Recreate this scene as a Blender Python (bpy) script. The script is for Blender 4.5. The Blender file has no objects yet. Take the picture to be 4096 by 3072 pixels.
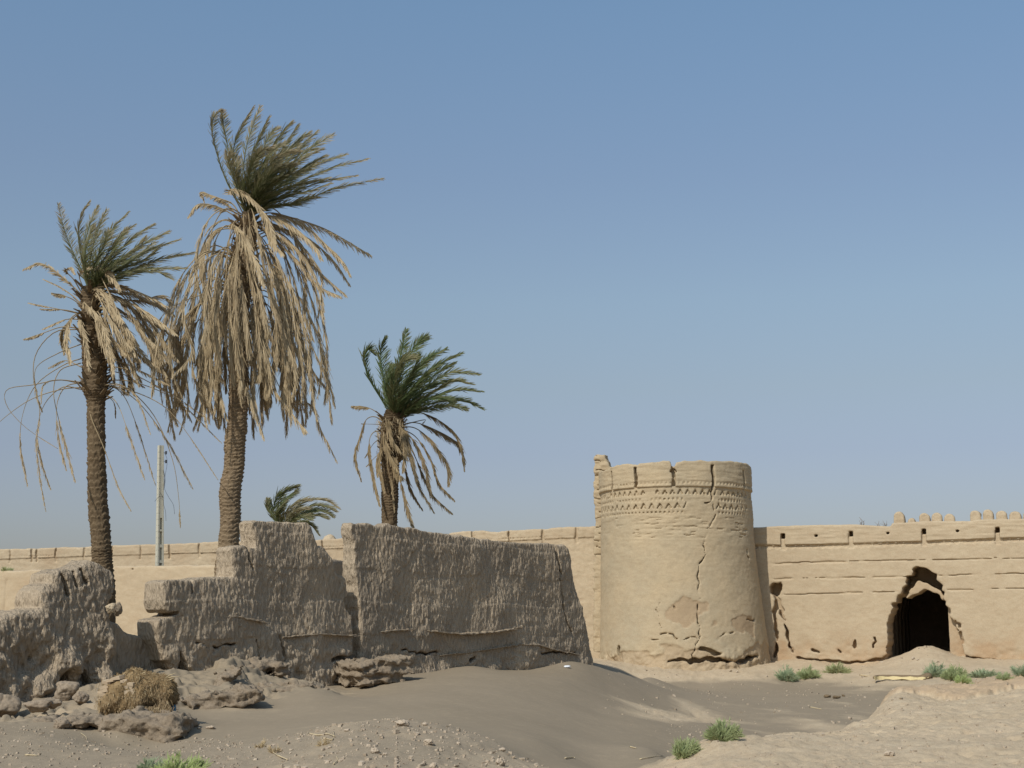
import bpy, math, random
import numpy as np
from math import radians, sin, cos, tan, pi
random.seed(7); RNG = np.random.default_rng(11)
SC = bpy.context.scene
COL = SC.collection

# ------------------------------------------------------------------ camera, sky, sun, exposure
F = 5627.0                       # focal length in photo pixels (4096 wide)
CAMZ = 2.1
TH = math.atan((2500 - 1536) / F)
cam = bpy.data.objects.new('camera', bpy.data.cameras.new('camera'))
COL.objects.link(cam); SC.camera = cam
cam.location = (0, 0, CAMZ); cam.rotation_euler = (pi / 2 + TH, 0, 0)
cam.data.sensor_width = 36.0; cam.data.lens = 36.0 * F / 4096.0
cam.data.clip_start = 0.1; cam.data.clip_end = 5000

SUN_AZ = radians(33)             # sun stands behind the camera, to the left
SUN_EL = radians(43)
w = bpy.data.worlds.new('World'); SC.world = w; w.use_nodes = True
nt = w.node_tree; nt.nodes.clear()
sky = nt.nodes.new('ShaderNodeTexSky'); sky.sky_type = 'NISHITA'; sky.sun_disc = False
sky.sun_elevation = SUN_EL; sky.sun_rotation = pi + SUN_AZ
sky.air_density = 1.15; sky.dust_density = 2.2; sky.ozone_density = 4.0; sky.altitude = 500
hs = nt.nodes.new('ShaderNodeHueSaturation'); hs.inputs['Saturation'].default_value = 0.80
bg = nt.nodes.new('ShaderNodeBackground'); bg.inputs['Strength'].default_value = 0.115
wo = nt.nodes.new('ShaderNodeOutputWorld')
# air-colour balance by height above the horizon
def _lin(c): c = c / 255.0; return c / 12.92 if c < .04045 else ((c + .055) / 1.055) ** 2.4
SKYFIX = [(.42, (123, 144, 176), (117, 149, 185)), (.31, (141, 165, 196), (134, 161, 192)), (.225, (160, 185, 212), (153, 178, 199)), (.165, (175, 199, 214), (163, 181, 190)), (.12, (183, 204, 211), (165, 178, 188))]
geo = nt.nodes.new('ShaderNodeTexCoord'); sx = nt.nodes.new('ShaderNodeSeparateXYZ'); nt.links.new(geo.outputs['Generated'], sx.inputs[0])
cr = nt.nodes.new('ShaderNodeValToRGB'); el_ = cr.color_ramp.elements
SKYFIX.sort(); el_[0].position = SKYFIX[0][0]; el_[1].position = SKYFIX[-1][0]
for k_, (p_, a_, b_) in enumerate(SKYFIX):
    e_ = el_[0] if k_ == 0 else el_[-1] if k_ == len(SKYFIX) - 1 else el_.new(p_)
    e_.color = (*[_lin(b_[i]) / _lin(a_[i]) * .5 for i in range(3)], 1)
ml_ = nt.nodes.new('ShaderNodeMix'); ml_.data_type = 'RGBA'; ml_.blend_type = 'MULTIPLY'; ml_.inputs[0].default_value = 1
vs_ = nt.nodes.new('ShaderNodeVectorMath'); vs_.operation = 'SCALE'; vs_.inputs['Scale'].default_value = 2.0
nt.links.new(sx.outputs[2], cr.inputs[0]); nt.links.new(cr.outputs[0], ml_.inputs[7]); nt.links.new(hs.outputs[0], ml_.inputs[6]); nt.links.new(ml_.outputs[2], vs_.inputs[0])
nt.links.new(sky.outputs[0], hs.inputs['Color']); nt.links.new(vs_.outputs[0], bg.inputs[0]); nt.links.new(bg.outputs[0], wo.inputs[0])
sl = bpy.data.lights.new('sun', 'SUN'); sl.energy = 3.6; sl.angle = radians(0.5); sl.color = (1.0, 0.95, 0.87)
so = bpy.data.objects.new('sun', sl); COL.objects.link(so)
from mathutils import Vector
sd = Vector((-sin(SUN_AZ) * cos(SUN_EL), -cos(SUN_AZ) * cos(SUN_EL), sin(SUN_EL)))
so.rotation_euler = sd.to_track_quat('Z', 'Y').to_euler()
SC.view_settings.view_transform = 'Standard'; SC.view_settings.look = 'None'
SC.view_settings.exposure = 0.0; SC.view_settings.gamma = 1.0

# ------------------------------------------------------------------ maths helpers
def ray(X, Y):
    u = (X - 2048.0) / F; v = -(Y - 1536.0) / F
    return np.array([u, cos(TH) - v * sin(TH), sin(TH) + v * cos(TH)])
def at(X, Y, D):
    r = ray(X, Y); k = D / r[1]
    return np.array([r[0] * k, D, CAMZ + r[2] * k])
def mix(a, b, t): return a * (1 - t) + b * t
def sstep(a, b, x):
    t = np.clip((x - a) / (b - a), 0, 1); return t * t * (3 - 2 * t)
def smax(a, b, k):
    h = np.clip(0.5 - 0.5 * (b - a) / k, 0, 1)
    return b * (1 - h) + a * h + k * h * (1 - h)
def smin(a, b, k): return -smax(-a, -b, k)
TAB = RNG.random((64, 64, 64)).astype(np.float32) * 2 - 1
def noise(p, seed=0):
    p = np.asarray(p, dtype=np.float32) + seed * 17.37
    i = np.floor(p).astype(np.int64); f = p - i; f = f * f * (3 - 2 * f)
    i0 = i & 63; i1 = (i + 1) & 63
    x0, y0, z0 = i0[..., 0], i0[..., 1], i0[..., 2]; x1, y1, z1 = i1[..., 0], i1[..., 1], i1[..., 2]
    fx, fy, fz = f[..., 0], f[..., 1], f[..., 2]
    a = TAB[x0, y0, z0] * (1 - fx) + TAB[x1, y0, z0] * fx
    b = TAB[x0, y1, z0] * (1 - fx) + TAB[x1, y1, z0] * fx
    c = TAB[x0, y0, z1] * (1 - fx) + TAB[x1, y0, z1] * fx
    d = TAB[x0, y1, z1] * (1 - fx) + TAB[x1, y1, z1] * fx
    return (a * (1 - fy) + b * fy) * (1 - fz) + (c * (1 - fy) + d * fy) * fz
def fbm(p, octv=4, seed=0, gain=0.5):
    s = 0; a = 1.0; q = np.asarray(p, dtype=np.float32)
    for k in range(octv):
        s = s + a * noise(q, seed + k); q = q * 2.03; a *= gain
    return s
def seg_dist(x, y, pts, closed=False):
    d = np.full(np.broadcast(x, y).shape, 1e9, dtype=np.float32); n = len(pts)
    for k in range(n if closed else n - 1):
        ax, ay = pts[k]; bx, by = pts[(k + 1) % n]
        vx, vy = bx - ax, by - ay; L = vx * vx + vy * vy + 1e-12
        t = np.clip(((x - ax) * vx + (y - ay) * vy) / L, 0, 1)
        d = np.minimum(d, np.hypot(x - ax - t * vx, y - ay - t * vy))
    return d
def poly_sdf(x, y, pts):
    d = seg_dist(x, y, pts, True); ins = np.zeros(d.shape, bool); n = len(pts)
    for k in range(n):
        ax, ay = pts[k]; bx, by = pts[(k + 1) % n]
        if ay == by: continue
        c = ((ay > y) != (by > y)) & (x < (bx - ax) * (y - ay) / (by - ay) + ax)
        ins ^= c
    return np.where(ins, -d, d)
def surface_nets(Fv, ax, ay, az):
    """quads of the zero level of Fv (negative inside) on a rectilinear grid"""
    Fv = Fv.astype(np.float32)
    Fv[0] = Fv[-1] = 1.0; Fv[:, 0] = Fv[:, -1] = 1.0; Fv[:, :, 0] = Fv[:, :, -1] = 1.0
    neg = Fv < 0; nx, ny, nz = Fv.shape
    cs = np.zeros((nx - 1, ny - 1, nz - 1), np.int8)
    for a in (0, 1):
        for b in (0, 1):
            for c in (0, 1): cs += neg[a:nx - 1 + a, b:ny - 1 + b, c:nz - 1 + c]
    act = (cs > 0) & (cs < 8)
    I, J, K = np.nonzero(act); n = len(I)
    idx = np.full(act.shape, -1, np.int64); idx[I, J, K] = np.arange(n)
    acc = np.zeros((n, 3)); cnt = np.zeros(n)
    E = []
    for a in (0, 1):
        for b in (0, 1): E += [((0, a, b), (1, a, b)), ((a, 0, b), (a, 1, b)), ((a, b, 0), (a, b, 1))]
    for p, q in E:
        f0 = Fv[I + p[0], J + p[1], K + p[2]]; f1 = Fv[I + q[0], J + q[1], K + q[2]]
        m = (f0 < 0) != (f1 < 0); t = np.where(m, f0 / np.where(m, f0 - f1, 1), 0)
        for d in range(3): acc[:, d] += m * (p[d] + t * (q[d] - p[d]))
        cnt += m
    acc /= np.maximum(cnt, 1)[:, None]
    ai = lambda A, i, f: A[i] * (1 - f) + A[i + 1] * f
    V = np.stack([ai(ax, I, acc[:, 0]), ai(ay, J, acc[:, 1]), ai(az, K, acc[:, 2])], 1)
    Q = []
    def quads(s0, s1, c00, c10, c11, c01):
        m = s0 != s1; i = np.nonzero(m); fl = s0[i]
        q = np.stack([idx[tuple(np.array(i) + np.array(c)[:, None])] for c in (c00, c10, c11, c01)], 1)
        q[~fl] = q[~fl][:, ::-1]; Q.append(q)
    quads(neg[:-1, 1:-1, 1:-1], neg[1:, 1:-1, 1:-1], (0, 0, 0), (0, 1, 0), (0, 1, 1), (0, 0, 1))
    quads(neg[1:-1, :-1, 1:-1], neg[1:-1, 1:, 1:-1], (0, 0, 0), (0, 0, 1), (1, 0, 1), (1, 0, 0))
    quads(neg[1:-1, 1:-1, :-1], neg[1:-1, 1:-1, 1:], (0, 0, 0), (1, 0, 0), (1, 1, 0), (0, 1, 0))
    Q = np.concatenate(Q); Q = Q[(Q >= 0).all(1)]
    return V, Q
def vnormals(V, Q):
    n = np.cross(V[Q[:, 2]] - V[Q[:, 0]], V[Q[:, 3 % Q.shape[1]]] - V[Q[:, 1]]) if Q.shape[1] == 4 else np.cross(V[Q[:, 1]] - V[Q[:, 0]], V[Q[:, 2]] - V[Q[:, 0]])
    N = np.zeros_like(V)
    for k in range(Q.shape[1]): np.add.at(N, Q[:, k], n)
    return N / (np.linalg.norm(N, axis=1)[:, None] + 1e-9)
def mesh_np(name, V, Q, mat, parent=None, attrs=None, smooth=True, origin=None, mids=None):
    V = np.asarray(V, dtype=np.float64); Q = np.asarray(Q)
    if origin is None:
        origin = np.zeros(3)
        if parent is None:
            origin = np.array([(V[:, 0].min() + V[:, 0].max()) / 2, (V[:, 1].min() + V[:, 1].max()) / 2, V[:, 2].min()])
    elif isinstance(origin, bpy.types.Object): origin = np.array(origin.location)
    V = V - np.asarray(origin)
    me = bpy.data.meshes.new(name); me.vertices.add(len(V)); me.vertices.foreach_set('co', V.astype(np.float32).ravel())
    k = Q.shape[1]; me.loops.add(Q.size); me.loops.foreach_set('vertex_index', Q.astype(np.int32).ravel())
    me.polygons.add(len(Q)); me.polygons.foreach_set('loop_start', np.arange(0, Q.size, k, dtype=np.int32))
    me.polygons.foreach_set('loop_total', np.full(len(Q), k, dtype=np.int32))
    me.polygons.foreach_set('use_smooth', np.full(len(Q), smooth))
    for m in (mat if isinstance(mat, (list, tuple)) else [mat]): me.materials.append(m)
    if mids is not None: me.polygons.foreach_set('material_index', np.asarray(mids, dtype=np.int32))
    me.update(calc_edges=True)
    if attrs:
        for an, av in attrs.items():
            a = me.attributes.new(an, 'FLOAT', 'POINT'); a.data.foreach_set('value', np.asarray(av, dtype=np.float32))
    o = bpy.data.objects.new(name, me); COL.objects.link(o)
    if parent is not None:
        o.parent = parent
    else: o.location = origin
    return o
# parts are built in world space and re-based on their parent's location
def part(name, V, Q, mat, parent, **kw):
    base = Vector((0, 0, 0)); p = parent
    while p is not None: base += p.location; p = p.parent
    return mesh_np(name, np.asarray(V), Q, mat, parent=parent, origin=np.array(base), **kw)
def tag(o, label, cat, group=None, kind=None):
    if kind is None and 'wall' in o.name: kind = 'thing'
    if label: o['label'] = label
    if cat: o['category'] = cat
    if group: o['group'] = group
    if kind: o['kind'] = kind
    return o
def empty(name, loc, label, cat, group=None):
    o = bpy.data.objects.new(name, None); COL.objects.link(o); o.location = loc
    o.empty_display_size = 0.2
    return tag(o, label, cat, group)
class MB:
    """collects triangles/quads (as quads) for one mesh"""
    def __init__(s): s.v = []; s.f = []; s.a = []; s.n = 0
    def add(s, V, Fq, a=None):
        V = np.asarray(V, float); Fq = np.asarray(Fq, int)
        s.v.append(V); s.f.append(Fq + s.n); s.a.append(np.zeros(len(V)) if a is None else np.asarray(a, float)); s.n += len(V)
    def get(s): return np.concatenate(s.v), np.concatenate(s.f), np.concatenate(s.a)
    def build(s, name, mat, parent=None, smooth=True, attr='dry'):
        V, Q, A = s.get()
        return (part(name, V, Q, mat, parent, attrs={attr: A}, smooth=smooth) if parent is not None
                else mesh_np(name, V, Q, mat, attrs={attr: A}, smooth=smooth))
def tube(mb, P, r, n=6, a=0.0, cap=True):
    P = np.asarray(P, float); m = len(P); r = np.broadcast_to(np.asarray(r, float), (m,))
    T = np.gradient(P, axis=0); T /= np.linalg.norm(T, axis=1)[:, None] + 1e-9
    up = np.array([0, 0, 1.0]) if abs(T[:, 2]).mean() < 0.8 else np.array([0, 1.0, 0])
    S = np.cross(T, up); S /= np.linalg.norm(S, axis=1)[:, None] + 1e-9; U = np.cross(S, T)
    th = np.arange(n) * 2 * pi / n
    V = P[:, None] + r[:, None, None] * (np.cos(th)[None, :, None] * S[:, None] + np.sin(th)[None, :, None] * U[:, None])
    V = V.reshape(-1, 3); Fq = []
    for i in range(m - 1):
        for j in range(n): Fq.append((i * n + j, i * n + (j + 1) % n, (i + 1) * n + (j + 1) % n, (i + 1) * n + j))
    if cap:
        V = np.concatenate([V, P[:1], P[-1:]]); c0 = m * n
        for j in range(n): Fq.append((c0, (j + 1) % n, j, j)); Fq.append((c0 + 1, (m - 1) * n + j, (m - 1) * n + (j + 1) % n, (m - 1) * n + (j + 1) % n))
    Fq = [f if len(set(f)) == 4 else f for f in Fq]
    mb.add(V, Fq, np.full(len(V), a))
def catmull(P, n):
    P = np.asarray(P, float); P = np.concatenate([2 * P[:1] - P[1:2], P, 2 * P[-1:] - P[-2:-1]]); m = len(P) - 3
    t = np.linspace(0, m - 1e-6, n); i = t.astype(int); f = (t - i)[:, None]
    a, b, c, d = P[i], P[i + 1], P[i + 2], P[i + 3]
    return 0.5 * (2 * b + (c - a) * f + (2 * a - 5 * b + 4 * c - d) * f ** 2 + (3 * b - a - 3 * c + d) * f ** 3)

# ------------------------------------------------------------------ materials
def mud(name, c1, c2, c3, scale=1.0, bump=0.35, streak=1.0, attr=None, ca=None, fine=60.0, dist=0.02, horiz=1.0, n3w=0.35):
    """dried mud: two-tone patches, fine straw grain, optional second tone driven by an attribute"""
    m = bpy.data.materials.new(name); m.use_nodes = True; t = m.node_tree; N = t.nodes; L = t.links
    b = N['Principled BSDF']; b.inputs['Roughness'].default_value = 0.95
    try: b.inputs['Specular IOR Level'].default_value = 0.1
    except Exception: pass
    tc = N.new('ShaderNodeTexCoord')
    mp = N.new('ShaderNodeMapping'); mp.inputs['Scale'].default_value = (scale * streak, scale * streak, scale * horiz)
    L.new(tc.outputs['Object'], mp.inputs[0])
    n1 = N.new('ShaderNodeTexNoise'); n1.inputs['Scale'].default_value = 0.6; n1.inputs['Detail'].default_value = 8; n1.inputs['Roughness'].default_value = 0.62
    n2 = N.new('ShaderNodeTexNoise'); n2.inputs['Scale'].default_value = 3.1; n2.inputs['Detail'].default_value = 9; n2.inputs['Roughness'].default_value = 0.7
    n3 = N.new('ShaderNodeTexNoise'); n3.inputs['Scale'].default_value = fine; n3.inputs['Detail'].default_value = 4
    L.new(tc.outputs['Object'], n1.inputs[0]); L.new(mp.outputs[0], n2.inputs[0]); L.new(mp.outputs[0], n3.inputs[0])
    def mixc(fac, A, B, mode='MIX'):
        x = N.new('ShaderNodeMix'); x.data_type = 'RGBA'; x.blend_type = mode
        if isinstance(fac, float): x.inputs[0].default_value = fac
        else: L.new(fac, x.inputs[0])
        for s, v in ((6, A), (7, B)):
            if isinstance(v, tuple): x.inputs[s].default_value = (*v, 1)
            else: L.new(v, x.inputs[s])
        return x.outputs[2]
    def ramp(src, lo, hi):
        r = N.new('ShaderNodeMapRange'); r.inputs[1].default_value = lo; r.inputs[2].default_value = hi; L.new(src, r.inputs[0]); return r.outputs[0]
    col = mixc(ramp(n1.outputs[0], 0.35, 0.65), c1, c2)
    col = mixc(ramp(n2.outputs[0], 0.45, 0.85), col, c3)
    g = N.new('ShaderNodeMapRange'); g.inputs[1].default_value = 0.25; g.inputs[2].default_value = 0.75; g.inputs[3].default_value = 0.82; g.inputs[4].default_value = 1.16
    L.new(n3.outputs[0], g.inputs[0])
    if attr:
        at_ = N.new('ShaderNodeAttribute'); at_.attribute_name = attr; col = mixc(at_.outputs['Fac'], col, ca)
    vm = N.new('ShaderNodeVectorMath'); vm.operation = 'SCALE'; L.new(col, vm.inputs[0]); L.new(g.outputs[0], vm.inputs['Scale'])
    L.new(vm.outputs[0], b.inputs['Base Color'])
    ad = N.new('ShaderNodeMath'); ad.operation = 'MULTIPLY_ADD'; ad.inputs[1].default_value = n3w; L.new(n3.outputs[0], ad.inputs[0]); L.new(n2.outputs[0], ad.inputs[2])
    bp = N.new('ShaderNodeBump'); bp.inputs['Strength'].default_value = bump; bp.inputs['Distance'].default_value = dist
    L.new(ad.outputs[0], bp.inputs['Height']); L.new(bp.outputs[0], b.inputs['Normal'])
    return m
def leafmat(name, c1, c2, cd, trans=0.25):
    m = bpy.data.materials.new(name); m.use_nodes = True; t = m.node_tree; N = t.nodes; L = t.links
    b = N['Principled BSDF']; b.inputs['Roughness'].default_value = 0.6
    try: b.inputs['Specular IOR Level'].default_value = 0.25
    except Exception: pass
    tc = N.new('ShaderNodeTexCoord'); n = N.new('ShaderNodeTexNoise'); n.inputs['Scale'].default_value = 5.0; n.inputs['Detail'].default_value = 6
    L.new(tc.outputs['Object'], n.inputs[0])
    x = N.new('ShaderNodeMix'); x.data_type = 'RGBA'; x.inputs[6].default_value = (*c1, 1); x.inputs[7].default_value = (*c2, 1)
    r = N.new('ShaderNodeMapRange'); r.inputs[1].default_value = 0.35; r.inputs[2].default_value = 0.65; L.new(n.outputs[0], r.inputs[0]); L.new(r.outputs[0], x.inputs[0])
    a = N.new('ShaderNodeAttribute'); a.attribute_name = 'dry'
    y = N.new('ShaderNodeMix'); y.data_type = 'RGBA'; y.inputs[7].default_value = (*cd, 1); L.new(a.outputs['Fac'], y.inputs[0]); L.new(x.outputs[2], y.inputs[6])
    L.new(y.outputs[2], b.inputs['Base Color'])
    tr = N.new('ShaderNodeBsdfTranslucent'); L.new(y.outputs[2], tr.inputs[0])
    ms = N.new('ShaderNodeMixShader'); ms.inputs[0].default_value = trans
    L.new(b.outputs[0], ms.inputs[1]); L.new(tr.outputs[0], ms.inputs[2]); L.new(ms.outputs[0], N['Material Output'].inputs[0])
    return m
def plain(name, c, rough=0.7, metal=0.0, var=0.15, scale=8):
    m = bpy.data.materials.new(name); m.use_nodes = True; t = m.node_tree; N = t.nodes; L = t.links
    b = N['Principled BSDF']; b.inputs['Roughness'].default_value = rough; b.inputs['Metallic'].default_value = metal
    tc = N.new('ShaderNodeTexCoord'); n = N.new('ShaderNodeTexNoise'); n.inputs['Scale'].default_value = scale; n.inputs['Detail'].default_value = 6
    L.new(tc.outputs['Object'], n.inputs[0])
    x = N.new('ShaderNodeMix'); x.data_type = 'RGBA'; x.inputs[6].default_value = (*[v * (1 - var) for v in c], 1); x.inputs[7].default_value = (*[min(1, v * (1 + var)) for v in c], 1)
    L.new(n.outputs[0], x.inputs[0]); L.new(x.outputs[2], b.inputs['Base Color'])
    return m
M_FORT = mud('fort_mud', (.452, .364, .246), (.415, .330, .222), (.37, .275, .175), n3w=1.0, bump=0.22, attr='core_and_lit', ca=(.375, .262, .158), fine=30, horiz=2.6, dist=0.03)
M_TOWER = mud('tower_mud', (.435, .342, .218), (.375, .308, .206), (.33, .252, .16), n3w=1.0, bump=0.22, attr='core_and_lit', ca=(.345, .25, .155), fine=30, horiz=2.6, dist=0.03)
M_WALL = mud('streaked_mud', (.350, .282, .203), (.315, .253, .182), (.28, .22, .152), bump=1.0, streak=2.8, horiz=0.85, fine=7.5, dist=0.05, n3w=1.9, attr='core_and_lit', ca=(.47, .375, .262))  # second tone also paints the lit look of wall ends and tops
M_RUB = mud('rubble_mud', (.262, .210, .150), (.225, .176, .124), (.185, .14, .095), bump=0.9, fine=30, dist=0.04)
M_CRUMB = mud('crumb_mud', (.44, .36, .27), (.38, .31, .23), (.34, .27, .19), bump=0.3, fine=60, dist=0.01)
M_CRUST = mud('crust_mud', (.42, .325, .22), (.38, .29, .19), (.34, .25, .16), bump=0.6, fine=30, dist=0.03)
M_ROCK = mud('clod_mud', (.29, .232, .168), (.25, .197, .142), (.22, .17, .12), bump=0.7, fine=30, dist=0.03)

# ------------------------------------------------------------------ ground: one sheet to the horizon
CT = []                                             # (photo X, distance, height, clay 0..1, gravel 0..1)
def cp(X, Y, D, c=0.0, g=0.0): CT.append((X, D, at(X, Y, D)[2], c, g))
def cz(X, D, z, c=0.0, g=0.0): CT.append((X, D, z, c, g))
# near gravelly mound
for X, Y, D in ((1600, 2885, 15.2), (1350, 2910, 15), (1850, 2925, 15), (1100, 2975, 14.6), (2000, 2985, 14.6), (1600, 3072, 11.5), (1200, 3072, 12), (1900, 3072, 12), (2080, 3072, 13), (850, 3072, 12.5)): cp(X, Y, D, 0.25, 1)
for X, Y, D in ((0, 3072, 13), (400, 3072, 13), (200, 2960, 15.5), (0, 2960, 15.5), (500, 3000, 15), (-500, 2960, 15)): cp(X, Y, D, 0.05, 0.7)
for X in (-600, 600, 1600, 2600, 3600, 4700): cz(X, 8, 0.75, 0.4, 0.6); cz(X, 4, 0.55, .4, .5)
# valley behind it and the dune
for X, Y, D in ((1600, 2880, 18.8), (1900, 2905, 18.6), (1250, 2900, 18), (950, 2950, 17), (800, 2880, 19.5), (2150, 2960, 18.0), (2150, 3072, 15.5), (2400, 3072, 17.6), (2400, 2960, 21.2), (2400, 2850, 26), (2600, 3000, 19.5), (2600, 2900, 25), (2600, 2800, 33), (2800, 2900, 27.5), (2800, 2800, 36), (2950, 2800, 38), (2700, 2750, 43), (2250, 2730, 28.5), (2420, 2740, 32)): cp(X, Y, D)
for X, Y, D in ((1886, 2661, 30.0), (1753, 2684, 28.6), (1515, 2741, 26.2), (1312, 2776, 24.2), (1075, 2800, 22.2), (830, 2847, 20.6), (2003, 2680, 30.5), (2120, 2676, 31.6), (2269, 2634, 33.2), (2354, 2646, 34.2), (2450, 2678, 37), (2560, 2719, 44), (1700, 2780, 23), (2000, 2780, 24), (2250, 2850, 23.5)): cp(X, Y, D)
# around the feet of the mud walls
for X, Y, D in ((870, 2655, 24.0), (960, 2650, 24.6), (1080, 2700, 24.6), (1200, 2740, 25.0), (1400, 2745, 26.4), (700, 2720, 22.2), (620, 2790, 20.6), (480, 2780, 20.6), (330, 2830, 20.0), (120, 2850, 19.6), (0, 2870, 19.0), (-300, 2870, 18.5), (200, 2900, 17.6), (500, 2900, 17.6), (720, 2960, 17.5), (0, 2910, 17), (720, 2860, 19.6)): cp(X, Y, D, 0.1, 0.1)
for X in (-300, 200, 700, 1200): cz(X, 27.5, 1.2, .0); cz(X, 33, 1.0, .5); cz(X, 45, .9, 1); cz(X, 75, .9, 1)
for X in (1700, 2200): cz(X, 36, 1.0, .3); cz(X, 46, 0.6, 1); cz(X, 60, .7, 1)
for X, Y, D in ((350, 2866, 18.6), (450, 2864, 18.5), (600, 2864, 18.5), (680, 2872, 18.5), (460, 2962, 17.1), (620, 2995, 17.0), (740, 2970, 17.2), (330, 2940, 17.0), (540, 2985, 17.0), (200, 2885, 18.0), (800, 2765, 21.8), (880, 2752, 21.8), (850, 2692, 23.2), (920, 2665, 23.6), (780, 2858, 20.3), (900, 2845, 20.6), (1000, 2838, 20.8), (1180, 2742, 23.8), (1290, 2750, 24.0), (1010, 2745, 23.0)): cp(X, Y, D, 0.1, 0.1)
# flat between dune and tower
for X, D, c in ((2500, 50, .25), (2800, 50, .15), (3200, 50, .2), (3000, 40, 0), (3300, 40, .1), (3000, 31, .3), (3300, 31, .4), (3400, 44, .1), (3800, 44, .2), (4200, 44, .4)): cz(X, D, 0.0 if D > 26 else .05, c, .15)
cp(2800, 2880, 0.001 + 31, 1, 0); 
# apron of the tower and the fort's foot
for X, Y, D in ((2400, 2650, 53.0), (2480, 2690, 51.6), (2600, 2695, 52.0), (2750, 2700, 52.0), (2900, 2695, 52.3), (3050, 2680, 53), (3100, 2650, 56), (3200, 2635, 56.8), (3330, 2650, 55.8), (3430, 2665, 54.8), (3560, 2630, 54.8), (3620, 2612, 54.6), (3700, 2584, 54.2), (3760, 2596, 54.2), (3800, 2615, 54.0), (3900, 2640, 53), (4096, 2640, 52.4), (4400, 2640, 51.5), (3700, 2640, 51.5), (3600, 2690, 50), (3800, 2690, 49), (3250, 2700, 52), (3450, 2710, 50.5), (4096, 2700, 48), (3150, 2700, 52.5)): cp(X, Y, D, 0.9, .2)
cp(2560, 2713, 51.2, .6); cp(2900, 2720, 51, .6); cp(2700, 2718, 51, .6)
for X in (2500, 2700, 2900, 3100, 3300): cz(X, 47.5, 0.0, 0.05, .1)
cz(2430, 38.5, .5, .1); cz(2520, 44, .2, .3); cz(2650, 28.5, .27, .75); cz(2850, 30, .14, .7); cz(2780, 34, .16, .5)
cp(3700, 2618, 58, .8); cp(3700, 2618, 62, .8); cz(3200, 66, .6, 1); cz(4200, 66, .6, 1); cz(2700, 58, .6, 1)
# right clay mounds
for X, Y, D in ((2711, 3025, 15.5), (2760, 2990, 15.8), (2824, 2953, 16.2), (2966, 2951, 16.5), (3118, 2927, 17), (3232, 2933, 17.4), (3374, 2938, 18), (2720, 3072, 14.2), (2950, 3030, 13.6), (3118, 3072, 12), (3300, 3010, 14.5), (3400, 3072, 12.5), (3500, 3000, 15), (3700, 3072, 12.5), (4096, 3072, 12.5), (4096, 2960, 15.5), (4096, 2860, 19), (3750, 2960, 16), (3700, 2870, 19.5), (3480, 2905, 19.4), (3560, 2860, 20.6), (3402, 2900, 20), (3520, 2812, 23.5), (3560, 2775, 25.6), (3640, 2768, 25.8), (3706, 2758, 26), (3800, 2754, 26.4), (3895, 2738, 26.6), (3990, 2716, 27), (4066, 2724, 27), (4200, 2722, 27), (4500, 2722, 27), (4500, 2900, 18), (4500, 3072, 12.5), (3700, 2812, 24.4), (3900, 2800, 24.4), (4050, 2770, 24.8)): cp(X, Y, D, 1, .12)
for X, D in ((2760, 19.5), (3000, 21), (3250, 21.5), (3330, 23.5), (3420, 25.5), (3500, 29), (3800, 31), (4100, 32), (4500, 32)): cz(X, D, 0.08, .3, .2)
for X in (-3000, -1200, 2000, 5500, 8000):
    for D in (90, 150): cz(X, D, .5, 1)
for X in (-3000, 7500): 
    for D in (10, 25, 50): cz(X, D, .6, .6, .3)
CA = np.array(CT)
def warp(X, D): return np.stack([np.asarray(X) / 700.0, np.log(np.maximum(D, 3)) * 3.2], -1)
CQ = warp(CA[:, 0], CA[:, 1])
def kern(r, c): return np.sqrt(r * r + c)
KM = kern(np.linalg.norm(CQ[:, None] - CQ[None], axis=2), 0.006)
WZ = np.linalg.solve(KM + 1e-4 * np.eye(len(CA)), np.stack([CA[:, 2] - .5, CA[:, 3], CA[:, 4]], 1))
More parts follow.
